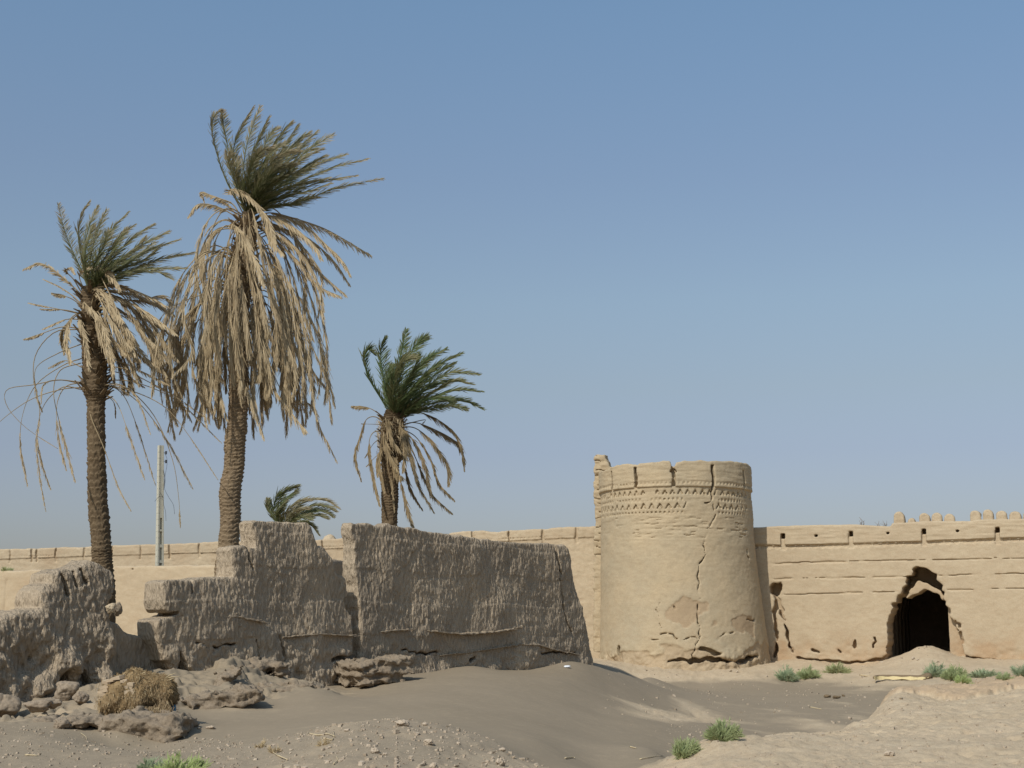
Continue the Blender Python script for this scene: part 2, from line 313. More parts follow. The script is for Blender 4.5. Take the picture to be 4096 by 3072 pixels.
def ground(x, y, detail=True):
    x = np.asarray(x, float); y = np.asarray(y, float)
    D = np.maximum(y, 3.0); X = 2048 + x / (D * cos(TH)) * F * 1.0   # near enough: photo X at eye level
    q = warp(X, D).reshape(-1, 2); out = np.zeros((len(q), 3))
    for s in range(0, len(q), 20000):
        out[s:s + 20000] = kern(np.linalg.norm(q[s:s + 20000, None] - CQ[None], axis=2), 0.006) @ WZ
    z = out[:, 0].reshape(x.shape) + .5; c = np.clip(out[:, 1].reshape(x.shape), 0, 1); g = np.clip(out[:, 2].reshape(x.shape), 0, 1)
    far = sstep(85, 160, y) + sstep(25, 60, np.abs(x) - 0.4 * D) ; far = np.clip(far, 0, 1)
    z = mix(z, .5, far); c = mix(c, 1, far)
    if detail:
        p = np.stack([x, y, 0 * x], -1)
        big = fbm(p * .9, 3, 3); sm = fbm(p * np.array([4.0, 3.0, 1]), 4, 9)
        cl = np.clip(c * 1.6 - .25, 0, 1)
        z = z + cl * (0.045 * big + 0.024 * sm + .013 * fbm(p * 15, 3, 61) - .05 * np.maximum(fbm(p * 5, 3, 71) - .30, 0))
        ce = 25.0 + .35 * np.sin(X / 90) + .5 * noise(np.stack([X / 60, 0 * X, 0 * X], -1), 4) + .12 * noise(np.stack([X / 14, 0 * X, 0 * X], -1), 6)
        # eroded, stepped earth slope at the foot of the left walls
        zone = sstep(-500, -200, X) * sstep(1480, 1300, X) * sstep(17.0, 17.8, y + .5 * noise(p * 1.3, 8)) * sstep(26.5, 25.0, y); zone = zone * sstep(17.0 + .0045 * X, 17.9 + .0045 * X, y + .35 * noise(p * 1.7, 14))
        zz = z + .10 * fbm(p * 1.5, 4, 88) + .03 * fbm(p * 6, 3, 91); st = .15; k_ = zz / st; fl = np.floor(k_); terr = (fl + sstep(.38, .62, k_ - fl)) * st
        z = z + zone * ((terr - zz) * .95 + .05 * fbm(p * 2.5, 4, 93) + .018 * fbm(p * 11, 3, 95))
        crust = sstep(0, .09, y - ce) * sstep(28.6, 28.0, y) * sstep(3470, 3500, X + 12 * noise(p * 5, 2)) * sstep(4330, 4290, X); z = z + crust * (.075 + .02 * sm) + g * (0.012 * sm + .02 * np.maximum(fbm(p * 9, 3, 21) - .25, 0)) + 0.012 * big * (1 - cl)
        z = z + 0 * c
        c = np.clip(c + .35 * fbm(p * np.array([1.2, .8, 1]), 5, 30) * (c > .02), 0, 1)
    else: crust = 0 * z
    return z, c, g + 2.0 * crust
def gpx(X, Y):
    """first ground point met along the sight line through a photo pixel"""
    r = ray(X, Y) / ray(X, Y)[1]; D = np.exp(np.linspace(np.log(9), np.log(75), 900)); z = ground(r[0] * D, D)[0]; h = CAMZ + r[2] * D - z
    i = int(np.argmax(h < 0)) if (h < 0).any() else 899
    if i > 0 and h[i] < 0: t = h[i - 1] / (h[i - 1] - h[i]); d = D[i - 1] * (1 - t) + D[i] * t
    else: d = D[i]
    return np.array([r[0] * d, d, float(ground(np.array([r[0] * d]), np.array([d]))[0][0])])
def gz(x, y): return float(ground(np.array([x]), np.array([y]))[0][0])

def build_ground():
    rows = np.concatenate([np.linspace(-30, 8, 20)[:-1], np.exp(np.linspace(np.log(8), np.log(16.6), 150))[:-1], np.linspace(16.6, 26, 270)[:-1], np.exp(np.linspace(np.log(26), np.log(75), 230)), np.exp(np.linspace(np.log(78), np.log(2500), 40))])
    cu = np.concatenate([-np.exp(np.linspace(np.log(40), np.log(.43), 30)), np.linspace(-.42, .42, 820), np.exp(np.linspace(np.log(.43), np.log(40), 30))])
    Yg, U = np.meshgrid(rows, cu, indexing='ij')
    Xg = U * (np.maximum(Yg, 0) + 3.0)
    z, c, g = ground(Xg, Yg)
    # brown crust ledge on the right mound
    n, m = Yg.shape; V = np.stack([Xg, Yg, z], -1).reshape(-1, 3)
    i = np.arange(n - 1)[:, None] * m + np.arange(m - 1)[None]; i = i.ravel()
    Q = np.stack([i, i + 1, i + m + 1, i + m], 1)
    mt = bpy.data.materials.new('ground_sand_and_clay'); mt.use_nodes = True; t = mt.node_tree; N = t.nodes; L = t.links
    b = N['Principled BSDF']; b.inputs['Roughness'].default_value = .97
    try: b.inputs['Specular IOR Level'].default_value = 0.08
    except Exception: pass
    tc = N.new('ShaderNodeTexCoord')
    def nz(s, d, r=.6):
        k = N.new('ShaderNodeTexNoise'); k.inputs['Scale'].default_value = s; k.inputs['Detail'].default_value = d; k.inputs['Roughness'].default_value = r; L.new(tc.outputs['Object'], k.inputs[0]); return k.outputs[0]
    def mr(src, a, b_, c_=0, d_=1):
        k = N.new('ShaderNodeMapRange'); [setattr(k.inputs[j + 1], 'default_value', v) for j, v in enumerate((a, b_, c_, d_))]; L.new(src, k.inputs[0]); return k.outputs[0]
    def mx(f, A, B):
        k = N.new('ShaderNodeMix'); k.data_type = 'RGBA'; L.new(f, k.inputs[0])
        for s, v in ((6, A), (7, B)):
            if isinstance(v, tuple): k.inputs[s].default_value = (*v, 1)
            else: L.new(v, k.inputs[s])
        return k.outputs[2]
    ac = N.new('ShaderNodeAttribute'); ac.attribute_name = 'clay'; ag = N.new('ShaderNodeAttribute'); ag.attribute_name = 'gravel'
    n1 = nz(.7, 6); n2 = nz(6, 8, .7); n3 = nz(70, 5, .7)
    sand = mx(mr(n1, .3, .7), (.250, .201, .139), (.275, .221, .154)); sand = mx(mr(n2, .5, .9), sand, (.33, .262, .178))
    clay = mx(mr(n1, .3, .7), (.475, .375, .255), (.43, .335, .22)); clay = mx(mr(n2, .5, .8), clay, (.36, .27, .175)); clay = mx(mr(nz(17, 6, .65), .57, .68, 0, .55), clay, (.30, .235, .165)); clay = mx(mr(nz(2.2, 7, .7), .5, .62, 0, .5), clay, (.49, .40, .275))
    grav = mx(mr(n3, .45, .75), sand, (.34, .275, .20))
    s2 = mx(ag.outputs['Fac'], sand, grav)
    col = mx(mr(ac.outputs['Fac'], .25, .75), s2, clay)
    ak = N.new('ShaderNodeAttribute'); ak.attribute_name = 'crust'; col = mx(ak.outputs['Fac'], col, mx(mr(n2, .4, .7), (.44, .325, .21), (.38, .28, .175)))
    vm = N.new('ShaderNodeVectorMath'); vm.operation = 'SCALE'; L.new(col, vm.inputs[0]); L.new(mr(n3, .25, .75, .86, 1.12), vm.inputs['Scale'])
    L.new(vm.outputs[0], b.inputs['Base Color'])
    ma = N.new('ShaderNodeMath'); ma.operation = 'MULTIPLY_ADD'; ma.inputs[1].default_value = .25; L.new(n3, ma.inputs[0]); L.new(n2, ma.inputs[2])
    bp = N.new('ShaderNodeBump'); bp.inputs['Distance'].default_value = .03; L.new(ma.outputs[0], bp.inputs['Height'])
    L.new(mr(ac.outputs['Fac'], .2, .8, .12, .65), bp.inputs['Strength']); L.new(bp.outputs[0], b.inputs['Normal'])
    o = mesh_np('ground', V, Q, mt, attrs={'clay': c.ravel(), 'gravel': (g % 2 if False else np.where(g > 1.5, 0, g)).ravel(), 'crust': np.clip((g - 1.0) / 1.0, 0, 1).ravel()}, origin=(0, 0, 0))
    tag(o, 'grey wind-blown sand and pale cracked clay ground below the ruined walls', 'ground', kind='structure')
build_ground()
# ------------------------------------------------------------------ wall frames
class Frame:
    """vertical plane through O along u; t grows away from the camera"""
    def __init__(s, O, u):
        s.O = np.array(O, float); u = np.array(u, float); s.u = u / np.linalg.norm(u)
        s.n = np.array([-s.u[1], s.u[0]]);
        if s.n @ s.O < 0: s.n = -s.n
    def px(s, X, Y):
        r = ray(X, Y); # O + a u = k r_xy
        A = np.array([[r[0], -s.u[0]], [r[1], -s.u[1]]]); k, a = np.linalg.solve(A, s.O)
        return (a, CAMZ + k * r[2])
    def pxs(s, L): return [s.px(*p) for p in L]
    def world(s, S, T, Z): return np.stack([s.O[0] + s.u[0] * S + s.n[0] * T, s.O[1] + s.u[1] * S + s.n[1] * T, Z], -1)
def frame_px(X0, D0, X1, D1):
    a = at(X0, 2400, D0); b = at(X1, 2400, D1)
    return Frame(a[:2], (b - a)[:2])
def sdf_build(fr, S, T, Z, fun, disp=None, attr=None):
    s = np.arange(*S); t = np.arange(*T); z = np.arange(*Z)
    Fv = fun(s[:, None, None], t[None, :, None], z[None, None, :])
    V, Q = surface_nets(np.broadcast_to(Fv, (len(s), len(t), len(z))).copy(), s, t, z)
    if disp is not None:
        N = vnormals(V, Q); V = V + N * disp(V, N)[:, None]
    at_ = attr(V) if attr is not None else np.zeros(len(V))
    W = fr.world(V[:, 0], V[:, 1], V[:, 2])
    # keep outward winding
    c = np.cross(np.append(fr.u, 0), np.append(fr.n, 0))[2]
    if c < 0: Q = Q[:, ::-1]
    return W, Q, at_
def densify(pts, step, amp, seed, closed=True):
    out = []; n = len(pts); R = np.random.default_rng(seed)
    for k in range(n if closed else n - 1):
        a = np.array(pts[k]); b = np.array(pts[(k + 1) % n]); L = np.linalg.norm(b - a); m = max(1, int(L / step))
        for j in range(m):
            p = a + (b - a) * j / m
            if j: p = p + R.normal(0, amp, 2)
            out.append(tuple(p))
    if not closed: out.append(tuple(pts[-1]))
    return out
def carve(Fv, d2, w, tmax, t, tmin=-9):
    """cut where the 2D distance d2<w and the depth tmin<t<tmax"""
    return np.maximum(Fv, -np.maximum(np.maximum(d2 - w, t - tmax), tmin - t))

# ------------------------------------------------------------------ fort wall, right of the tower
FR = frame_px(3010, 57.2, 4096, 53.4)
def right_wall():
    top = [(2900, 2112), (3030, 2110), (3070, 2107), (3200, 2101), (3420, 2097), (3560, 2106), (3570, 2092), (3700, 2084), (3880, 2084), (3900, 2079), (4096, 2074), (4600, 2064)]
    P = FR.pxs([(2900, 2760)] + top + [(4600, 2760)]); P = [(a, max(b, -.3) if b < 2 else b) for a, b in P]
    P[0] = (P[0][0], -.4); P[-1] = (P[-1][0], -.4)
    outer = FR.pxs([(3553, 2700), (3558, 2547), (3560, 2489), (3570, 2428), (3588, 2388), (3610, 2352), (3624, 2337), (3619, 2305), (3646, 2301), (3650, 2280), (3664, 2263), (3704, 2269), (3726, 2287), (3747, 2298), (3747, 2319), (3771, 2341), (3776, 2377), (3782, 2413), (3798, 2435), (3802, 2453), (3818, 2486), (3834, 2518), (3850, 2562), (3856, 2700)])
    FRi = Frame(FR.O + FR.n * .34, FR.u); panel = densify(FRi.pxs([(3600, 2440), (3618, 2400), (3634, 2376), (3656, 2345), (3668, 2325), (3700, 2329), (3722, 2341), (3745, 2352), (3764, 2362), (3776, 2390), (3776, 2420), (3697, 2500)]), .09, .02, 9); sr = FR.px(3792, 2500)[0]; zc = FR.px(3600, 2385)[1]; inner = FRi.pxs([(3552, 2712), (3553, 2507), (3560, 2460), (3577, 2431), (3610, 2402), (3664, 2377), (3697, 2356), (3724, 2366), (3760, 2381), (3774, 2403), (3782, 2424), (3790, 2450), (3786, 2482), (3789, 2562), (3792, 2712)])
    outer = densify(outer, .10, .055, 5); inner = densify(inner, .09, .03, 6)
    hole = densify(FR.pxs([(3078, 2345), (3090, 2331), (3122, 2328), (3127, 2358), (3118, 2380), (3098, 2386), (3080, 2374)]), .1, .02, 2)
    loops = [FR.px(*p) for p in ((3132, 2144), (3404, 2135), (3696, 2126), (3990, 2120), (4290, 2112))]
    small = [FR.px(*p) for p in ((3265, 2143), (3552, 2133), (3830, 2123), (4140, 2116))]
    frz = lambda s: np.interp(s, *zip(*[FR.px(*p) for p in ((3060, 2180), (3140, 2180), (3400, 2174), (3700, 2164), (4000, 2153), (4400, 2142))]))
    courses = [densify(FR.pxs(L), .25, .012, k + 3, False) for k, L in enumerate([
        [(3085, 2254), (3300, 2248), (3500, 2244), (3703, 2240)], [(3730, 2240), (3900, 2237), (4096, 2233), (4400, 2226)],
        [(3090, 2316), (3300, 2312), (3500, 2308), (3620, 2306)], [(3755, 2303), (3900, 2299), (4096, 2295), (4400, 2290)],
        [(3130, 2379), (3300, 2374), (3450, 2370), (3590, 2366)], [(3790, 2360), (3950, 2357), (4096, 2354), (4400, 2348)]])]
    crack = densify(FR.pxs([(3098, 2375), (3104, 2420), (3100, 2470), (3106, 2530), (3104, 2590), (3098, 2630)]), .12, .04, 3, False)
    crack2 = densify(FR.pxs([(3118, 2400), (3128, 2440), (3138, 2500), (3152, 2560), (3170, 2610)]), .12, .04, 8, False)
    basec = densify(FR.pxs([(3190, 2630), (3260, 2640), (3330, 2646), (3400, 2652), (3450, 2650), (3530, 2638), (3560, 2610)]), .2, .03, 8, False)
    base2 = densify(FR.pxs([(3840, 2610), (3880, 2632), (3950, 2636), (4000, 2645), (4040, 2640), (4100, 2642)]), .2, .03, 9, False)
    holes = [densify(FR.pxs(L), .08, .03, k, False) for k, L in enumerate([[(3250, 2600), (3275, 2610)], [(3352, 2600), (3362, 2608)], [(3420, 2560), (3418, 2590)], [(3498, 2550), (3492, 2590)], [(3820, 2480), (3838, 2510)], [(3842, 2530), (3850, 2570)], [(3843, 2600), (3852, 2620)]])]
    def fun(s, t, z):
        s2, z2 = np.broadcast_arrays(s[:, 0], z[0]); q = np.stack([s2, 0 * s2, z2], -1)
        d = poly_sdf(s2, z2, P)[:, None, :]
        bow = 0.025 * fbm(q * .8, 3, 4)[:, None, :]; apr = .35 * np.clip(1.0 - z, 0, 2) ** 1.6
        fz = frz(s2)
        para = (.05 * sstep(-.02, .02, z2 - fz))[:, None, :]          # parapet stands proud of the wall
        Fv = smax(smax(d, -(t + bow + apr * .5 + para), .08), t - 1.9, .05)
        # sawtooth brick course under the parapet
        sw = np.abs((s2 / .30 * 1.0) % 1 - .5) * 2; band = (z2 - fz + .03)
        dd = (np.abs(band + .05) - .075 * (1 - sw) - .010)[:, None, :]
        Fv = carve(Fv, dd, 0, .06, t)
        dd = np.abs(z2 - fz + .015)[:, None, :]; Fv = carve(Fv, dd, .016, .03, t)
        for a, b in loops:
            dd = np.maximum(np.abs(s2 - a), np.abs(z2 - b) - .02)[:, None, :]; Fv = carve(Fv, dd, .085, .5, t)
            dd = np.maximum(np.abs(s2 - a + .015) - .085, np.maximum(z2 - b, (b - .56) - z2))[:, None, :]; Fv = carve(Fv, dd, 0, .06, t)
        for k, (a, b) in enumerate(small): Fv = carve(Fv, np.hypot((s2 - a) * .8, z2 - b)[:, None, :], .055, .3, t)
        for k, c in enumerate(courses):
            dd = seg_dist(s2, z2, c) + .014 * noise(q * 2.3, k)
            Fv = carve(Fv, dd[:, None, :], .015, .07, t)
        for c in (crack, crack2): Fv = carve(Fv, (seg_dist(s2, z2, c) + .05 * noise(q * 4, 3))[:, None, :], .055, .45, t)
        for c in (basec, base2): Fv = carve(Fv, (seg_dist(s2, z2, c) + .03 * noise(q * 3, 5))[:, None, :], .04, .25, t, -.6)
        for c in holes: Fv = carve(Fv, (seg_dist(s2, z2, c) + .03 * noise(q * 5, 6))[:, None, :], .045, .25, t, -.6)
        Fv = carve(Fv, (poly_sdf(s2, z2, hole))[:, None, :], 0, .8, t)
        do = (poly_sdf(s2, z2, outer) + .03 * noise(q * 5, 2))[:, None, :]; di = (poly_sdf(s2, z2, inner) + .02 * noise(q * 6, 3))[:, None, :]
        dp = (poly_sdf(s2, z2, panel) + .02 * noise(q * 6, 8))[:, None, :]
        Fv = carve(Fv, do + .0 * t, 0, .34, t); Fv = carve(Fv, np.maximum(np.maximum(do, -dp), s[:, :, :] - sr), 0, 1.7, t); Fv = carve(Fv, np.maximum(np.maximum(np.maximum(do, -dp), s - sr), z - zc), 0, 4, t); Fv = carve(Fv, di, 0, 4, t)
        return Fv
    def disp(V, N):
        V = V * np.array([1, 1, 1]); lo = sstep(1.9, .8, V[:, 2])
        return .006 * fbm(V * np.array([3, 3, 5]), 4, 1) + .004 * fbm(V * 9, 2, 5) + lo * .035 * fbm(V * 3.5, 4, 12) + .012 * fbm(V * np.array([1.5, 2, 14]), 3, 44) * sstep(5.2, 5.5, V[:, 2])
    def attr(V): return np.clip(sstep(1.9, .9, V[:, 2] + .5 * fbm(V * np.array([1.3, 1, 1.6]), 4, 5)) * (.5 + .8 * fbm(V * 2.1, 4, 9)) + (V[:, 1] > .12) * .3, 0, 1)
    W, Q, A = sdf_build(FR, (-.6, 17.5, .045), (-.8, 2.05, .05), (-.35, 7.0, .032), fun, disp, attr)
    root = empty('fort_wall', (10, 57, 0), 'sandy mud fort wall right of the round tower, with a broken arched opening', 'fort wall')
    part('wall', W, Q, M_FORT, root, attrs={'core_and_lit': A})
    # vaulted passage behind the opening
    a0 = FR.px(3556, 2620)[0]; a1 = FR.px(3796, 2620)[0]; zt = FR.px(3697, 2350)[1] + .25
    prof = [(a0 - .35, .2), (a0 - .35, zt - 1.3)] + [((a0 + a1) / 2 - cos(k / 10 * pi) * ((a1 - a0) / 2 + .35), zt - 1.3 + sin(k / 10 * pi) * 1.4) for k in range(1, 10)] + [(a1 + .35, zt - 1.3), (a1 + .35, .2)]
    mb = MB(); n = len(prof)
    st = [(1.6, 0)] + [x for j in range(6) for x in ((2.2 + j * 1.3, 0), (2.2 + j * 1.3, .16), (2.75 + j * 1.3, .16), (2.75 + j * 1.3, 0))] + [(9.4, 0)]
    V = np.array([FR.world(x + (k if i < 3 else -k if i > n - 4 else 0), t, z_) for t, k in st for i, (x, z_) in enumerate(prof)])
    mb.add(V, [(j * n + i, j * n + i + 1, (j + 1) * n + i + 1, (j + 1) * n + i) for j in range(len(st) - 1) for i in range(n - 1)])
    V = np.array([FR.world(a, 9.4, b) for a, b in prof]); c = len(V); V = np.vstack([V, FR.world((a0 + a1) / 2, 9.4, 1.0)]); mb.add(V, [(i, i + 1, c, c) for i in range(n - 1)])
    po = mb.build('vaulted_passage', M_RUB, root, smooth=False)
    # crenellations: worn round-topped merlons
    for X, Yt, Yb, wd in ((3592, 2051, 2094, 38), (3642, 2076, 2092, 26), (3694, 2058, 2090, 38), (3743, 2055, 2089, 38), (3794, 2058, 2090, 37), (3898, 2045, 2082, 38), (3950, 2042, 2080, 37), (4003, 2046, 2080, 38), (4058, 2049, 2078, 40), (4112, 2046, 2076, 38), (4165, 2046, 2075, 38)):
        s0, zt = FR.px(X, Yt - 7); zb = FR.px(X, Yb)[1] - .12; hw = (FR.px(X + wd / 2, Yt)[0] - FR.px(X - wd / 2, Yt)[0]) / 2 * 1.3
        def f(s, t, z):
            h = zt - zb; r = hw * .93
            d = smax(np.abs(s - s0) - r * (1 - .08 * (z - zb) / h), np.abs(t - .42) - .2, .08)
            d = smax(d, z - (zt - .55 * ((s - s0) / hw) ** 2 * min(.3, h * .5)), .08); return smax(d, zb - z, .02)
        def dsp(V, N): return .02 * fbm(V * 5, 3, int(X) % 31)
        W, Q, A = sdf_build(FR, (s0 - hw - .12, s0 + hw + .14, .03), (.1, .75, .04), (zb - .1, zt + .12, .03), f, dsp)
        part('merlon', W, Q, M_FORT, root, attrs={'core_and_lit': A})
    # a few dead twigs rooted on the wall top
    R = random.Random(4); tm = plain('twig_brown', (.16, .11, .07))
    for X, Y, n in ((3443, 2100, 5), (3508, 2103, 3), (3534, 2103, 6)):
        mb = MB(); p = FR.px(X, Y + 4); b = FR.world(p[0], .3, p[1])
        for k in range(n):
            h = R.uniform(.1, .28) if X != 3443 else R.uniform(.2, .4)
            tube(mb, [b + [R.uniform(-.05, .05), 0, -.05], b + [R.uniform(-.12, .12), 0, h * .5], b + [R.uniform(-.15, .15), 0, h]], [.012, .008, .004], 4)
        mb.build('dead_twigs', tm, root)
right_wall()

# ------------------------------------------------------------------ fort wall, left of the tower
FL = frame_px(0, 70.0, 2400, 58.6)
def left_wall():
    top = [(-900, 2235), (-400, 2215), (0, 2196), (150, 2193), (330, 2187), (480, 2180), (700, 2174), (900, 2166), (1100, 2160), (1290, 2158), (1400, 2150), (1700, 2140), (1900, 2122), (1990, 2126), (2100, 2118), (2200, 2112), (2350, 2103), (2395, 2100), (2560, 2100)]
    P = FL.pxs([(-900, 2800)] + top + [(2560, 2800)]); P[0] = (P[0][0], 0); P[-1] = (P[-1][0], -.2)
    ledge = lambda s: np.interp(s, *zip(*[FL.px(*p) for p in ((-900, 2272), (0, 2237), (450, 2222), (800, 2212), (1320, 2196), (1700, 2178), (2000, 2166), (2200, 2156), (2400, 2148))]))
    slits = [FL.px(X, 2180)[0] for X in (-700, -580, -460, -340, -220, -90, 42, 130, 150, 225, 338, 450, 563, 680, 797, 915, 1030, 1150, 1290, 1400, 1530, 1660, 1790, 1892, 2037, 2172, 2306)]
    def fun(s, t, z):
        s2, z2 = np.broadcast_arrays(s[:, 0], z[0]); q = np.stack([s2, 0 * s2, z2], -1)
        d = poly_sdf(s2, z2, P)[:, None, :] + .03 * noise(q * 3)[:, None, :]
        lz = ledge(s2); para = (.055 * sstep(-.02, .02, z2 - lz) - .0)[:, None, :]
        bow = 0.03 * fbm(q * .7, 3, 8)[:, None, :]
        Fv = smax(smax(d, -(t + bow + para), .08), t - 1.0, .05)
        # dentil row over the ledge
        dn = np.maximum(np.abs(z2 - lz - .09) - .03, .035 - np.abs((s2 / .17) % 1 - .5) * .17)[:, None, :]
        Fv = carve(Fv, dn, 0, -.02, t)
        for k, a in enumerate(slits):
            dd = np.maximum(np.abs(s2 - a + .02 * np.sin(z2 * 9 + k)) - (.055 if k % 3 else .035), lz - .22 - z2)[:, None, :]
            Fv = carve(Fv, dd, 0, .09, t)
        return Fv
    def disp(V, N): return .012 * fbm(V * np.array([3, 3, 5]), 4, 1) + .008 * fbm(V * 9, 2, 5) + .02 * np.minimum(fbm(V * np.array([7, 2, .8]), 3, 55), 0) * sstep(4.9, 5.3, V[:, 2]) * (V[:, 0] > 15)
    s1 = FL.px(2560, 2100)[0]
    W, Q, A = sdf_build(FL, (FL.px(-900, 2200)[0] - .2, s1 + .2, .05), (-.35, 1.15, .05), (0.2, 7.0, .035), fun, disp, lambda V: np.clip(.35 * fbm(V * .8, 4, 2), 0, 1))
    o = mesh_np('fort_wall', W, Q, M_FORT, attrs={'core_and_lit': A})
    tag(o, 'long sandy mud fort wall left of the tower, its parapet cut by narrow slits', 'fort wall')
    # dome-like lump rising just behind the parapet
    c = at(1318, 2200, 64.5); rx = .40
    s = np.arange(-1, 1, .05)
    def f(s, t, z): return np.sqrt((s / .42) ** 2 + (t / .4) ** 2 + (np.maximum(z, 0) / .72) ** 2) * .4 - .4
    fr = Frame(c[:2], (1, 0)); zt = at(1318, 2137, 64.5)[2]
    W, Q, A = sdf_build(fr, (-.6, .6, .04), (-.6, .6, .04), (-.9, .9, .04), f, lambda V, N: .03 * fbm(V * np.array([9, 9, 3]), 3, 2))
    W[:, 2] += zt - .72
    o = mesh_np('mud_dome', W, Q, M_FORT, attrs={'core_and_lit': A}); tag(o, 'small rounded mud dome poking above the left fort wall between the two streaked walls', 'dome')
left_wall()

# plain lower wall in front of the left fort wall
FO = frame_px(-100, 63.0, 1300, 56.5)
def outer_wall():
    top = [(-1000, 2290), (-400, 2285), (20, 2282), (210, 2276), (420, 2268), (640, 2262), (900, 2256), (1310, 2246)]
    P = FO.pxs([(-1000, 2800)] + top + [(1310, 2800)]); P[0] = (P[0][0], 0); P[-1] = (P[-1][0], 0)
    chip = densify(FO.pxs([(205, 2390), (160, 2392), (120, 2400), (110, 2412)]), .2, .03, 3, False)
    def fun(s, t, z):
        s2, z2 = np.broadcast_arrays(s[:, 0], z[0]); q = np.stack([s2, 0 * s2, z2], -1)
        d = poly_sdf(s2, z2, P)[:, None, :] + .03 * noise(q * 2)[:, None, :]
        Fv = smax(smax(d, -(t + .05 * fbm(q * .5, 3, 1)[:, None, :]), .12), t - .7, .1)
        Fv = carve(Fv, seg_dist(s2, z2, chip)[:, None, :], .03, .05, t)
        a, b = FO.px(20, 2300); Fv = carve(Fv, np.maximum(np.abs(s2 - a - .1) - .05, np.maximum(z2 - b + .2, b - 3 - z2))[:, None, :], 0, .05, t)
        a, b = FO.px(530, 2276); return carve(Fv, np.hypot((s2 - a) * 1.6, z2 - b)[:, None, :], .06, .2, t)
    W, Q, A = sdf_build(FO, (FO.px(-1000, 2300)[0] - .2, FO.px(1310, 2300)[0] + .2, .06), (-.3, .85, .05), (0.2, 5.4, .045), fun,
                        lambda V, N: .012 * fbm(V * np.array([3, 3, 5]), 4, 7), lambda V: np.clip(.5 * fbm(V * np.array([.6, 1, 1.2]), 4, 22) - .1, 0, 1))
    o = mesh_np('plain_mud_wall', W, Q, M_FORT, attrs={'core_and_lit': A}); tag(o, 'plain smooth mud wall with a level top, below the slit parapet at far left', 'wall')
outer_wall()
def stub():      # shaded wall stub seen in the gap between the two streaked walls
    fr = frame_px(1322, 40.0, 1385, 43.5)
    P = fr.pxs([(1310, 2700), (1310, 2246), (1330, 2241), (1368, 2240), (1395, 2250), (1395, 2330), (1395, 2700)])
    def fun(s, t, z):
        s2, z2 = np.broadcast_arrays(s[:, 0], z[0]); return smax(poly_sdf(s2, z2, P)[:, None, :], np.abs(t - .3) - .3, .1)
    W, Q, A = sdf_build(fr, (-1, 6, .05), (-.2, .9, .05), (.6, 5, .05), fun, lambda V, N: .02 * fbm(V * 4, 4, 7))
    o = mesh_np('ruined_wall_stub', W, Q, M_WALL, attrs={'core_and_lit': A}); tag(o, 'short grey shaded wall stub seen in the gap between the two streaked walls', 'wall')
stub()

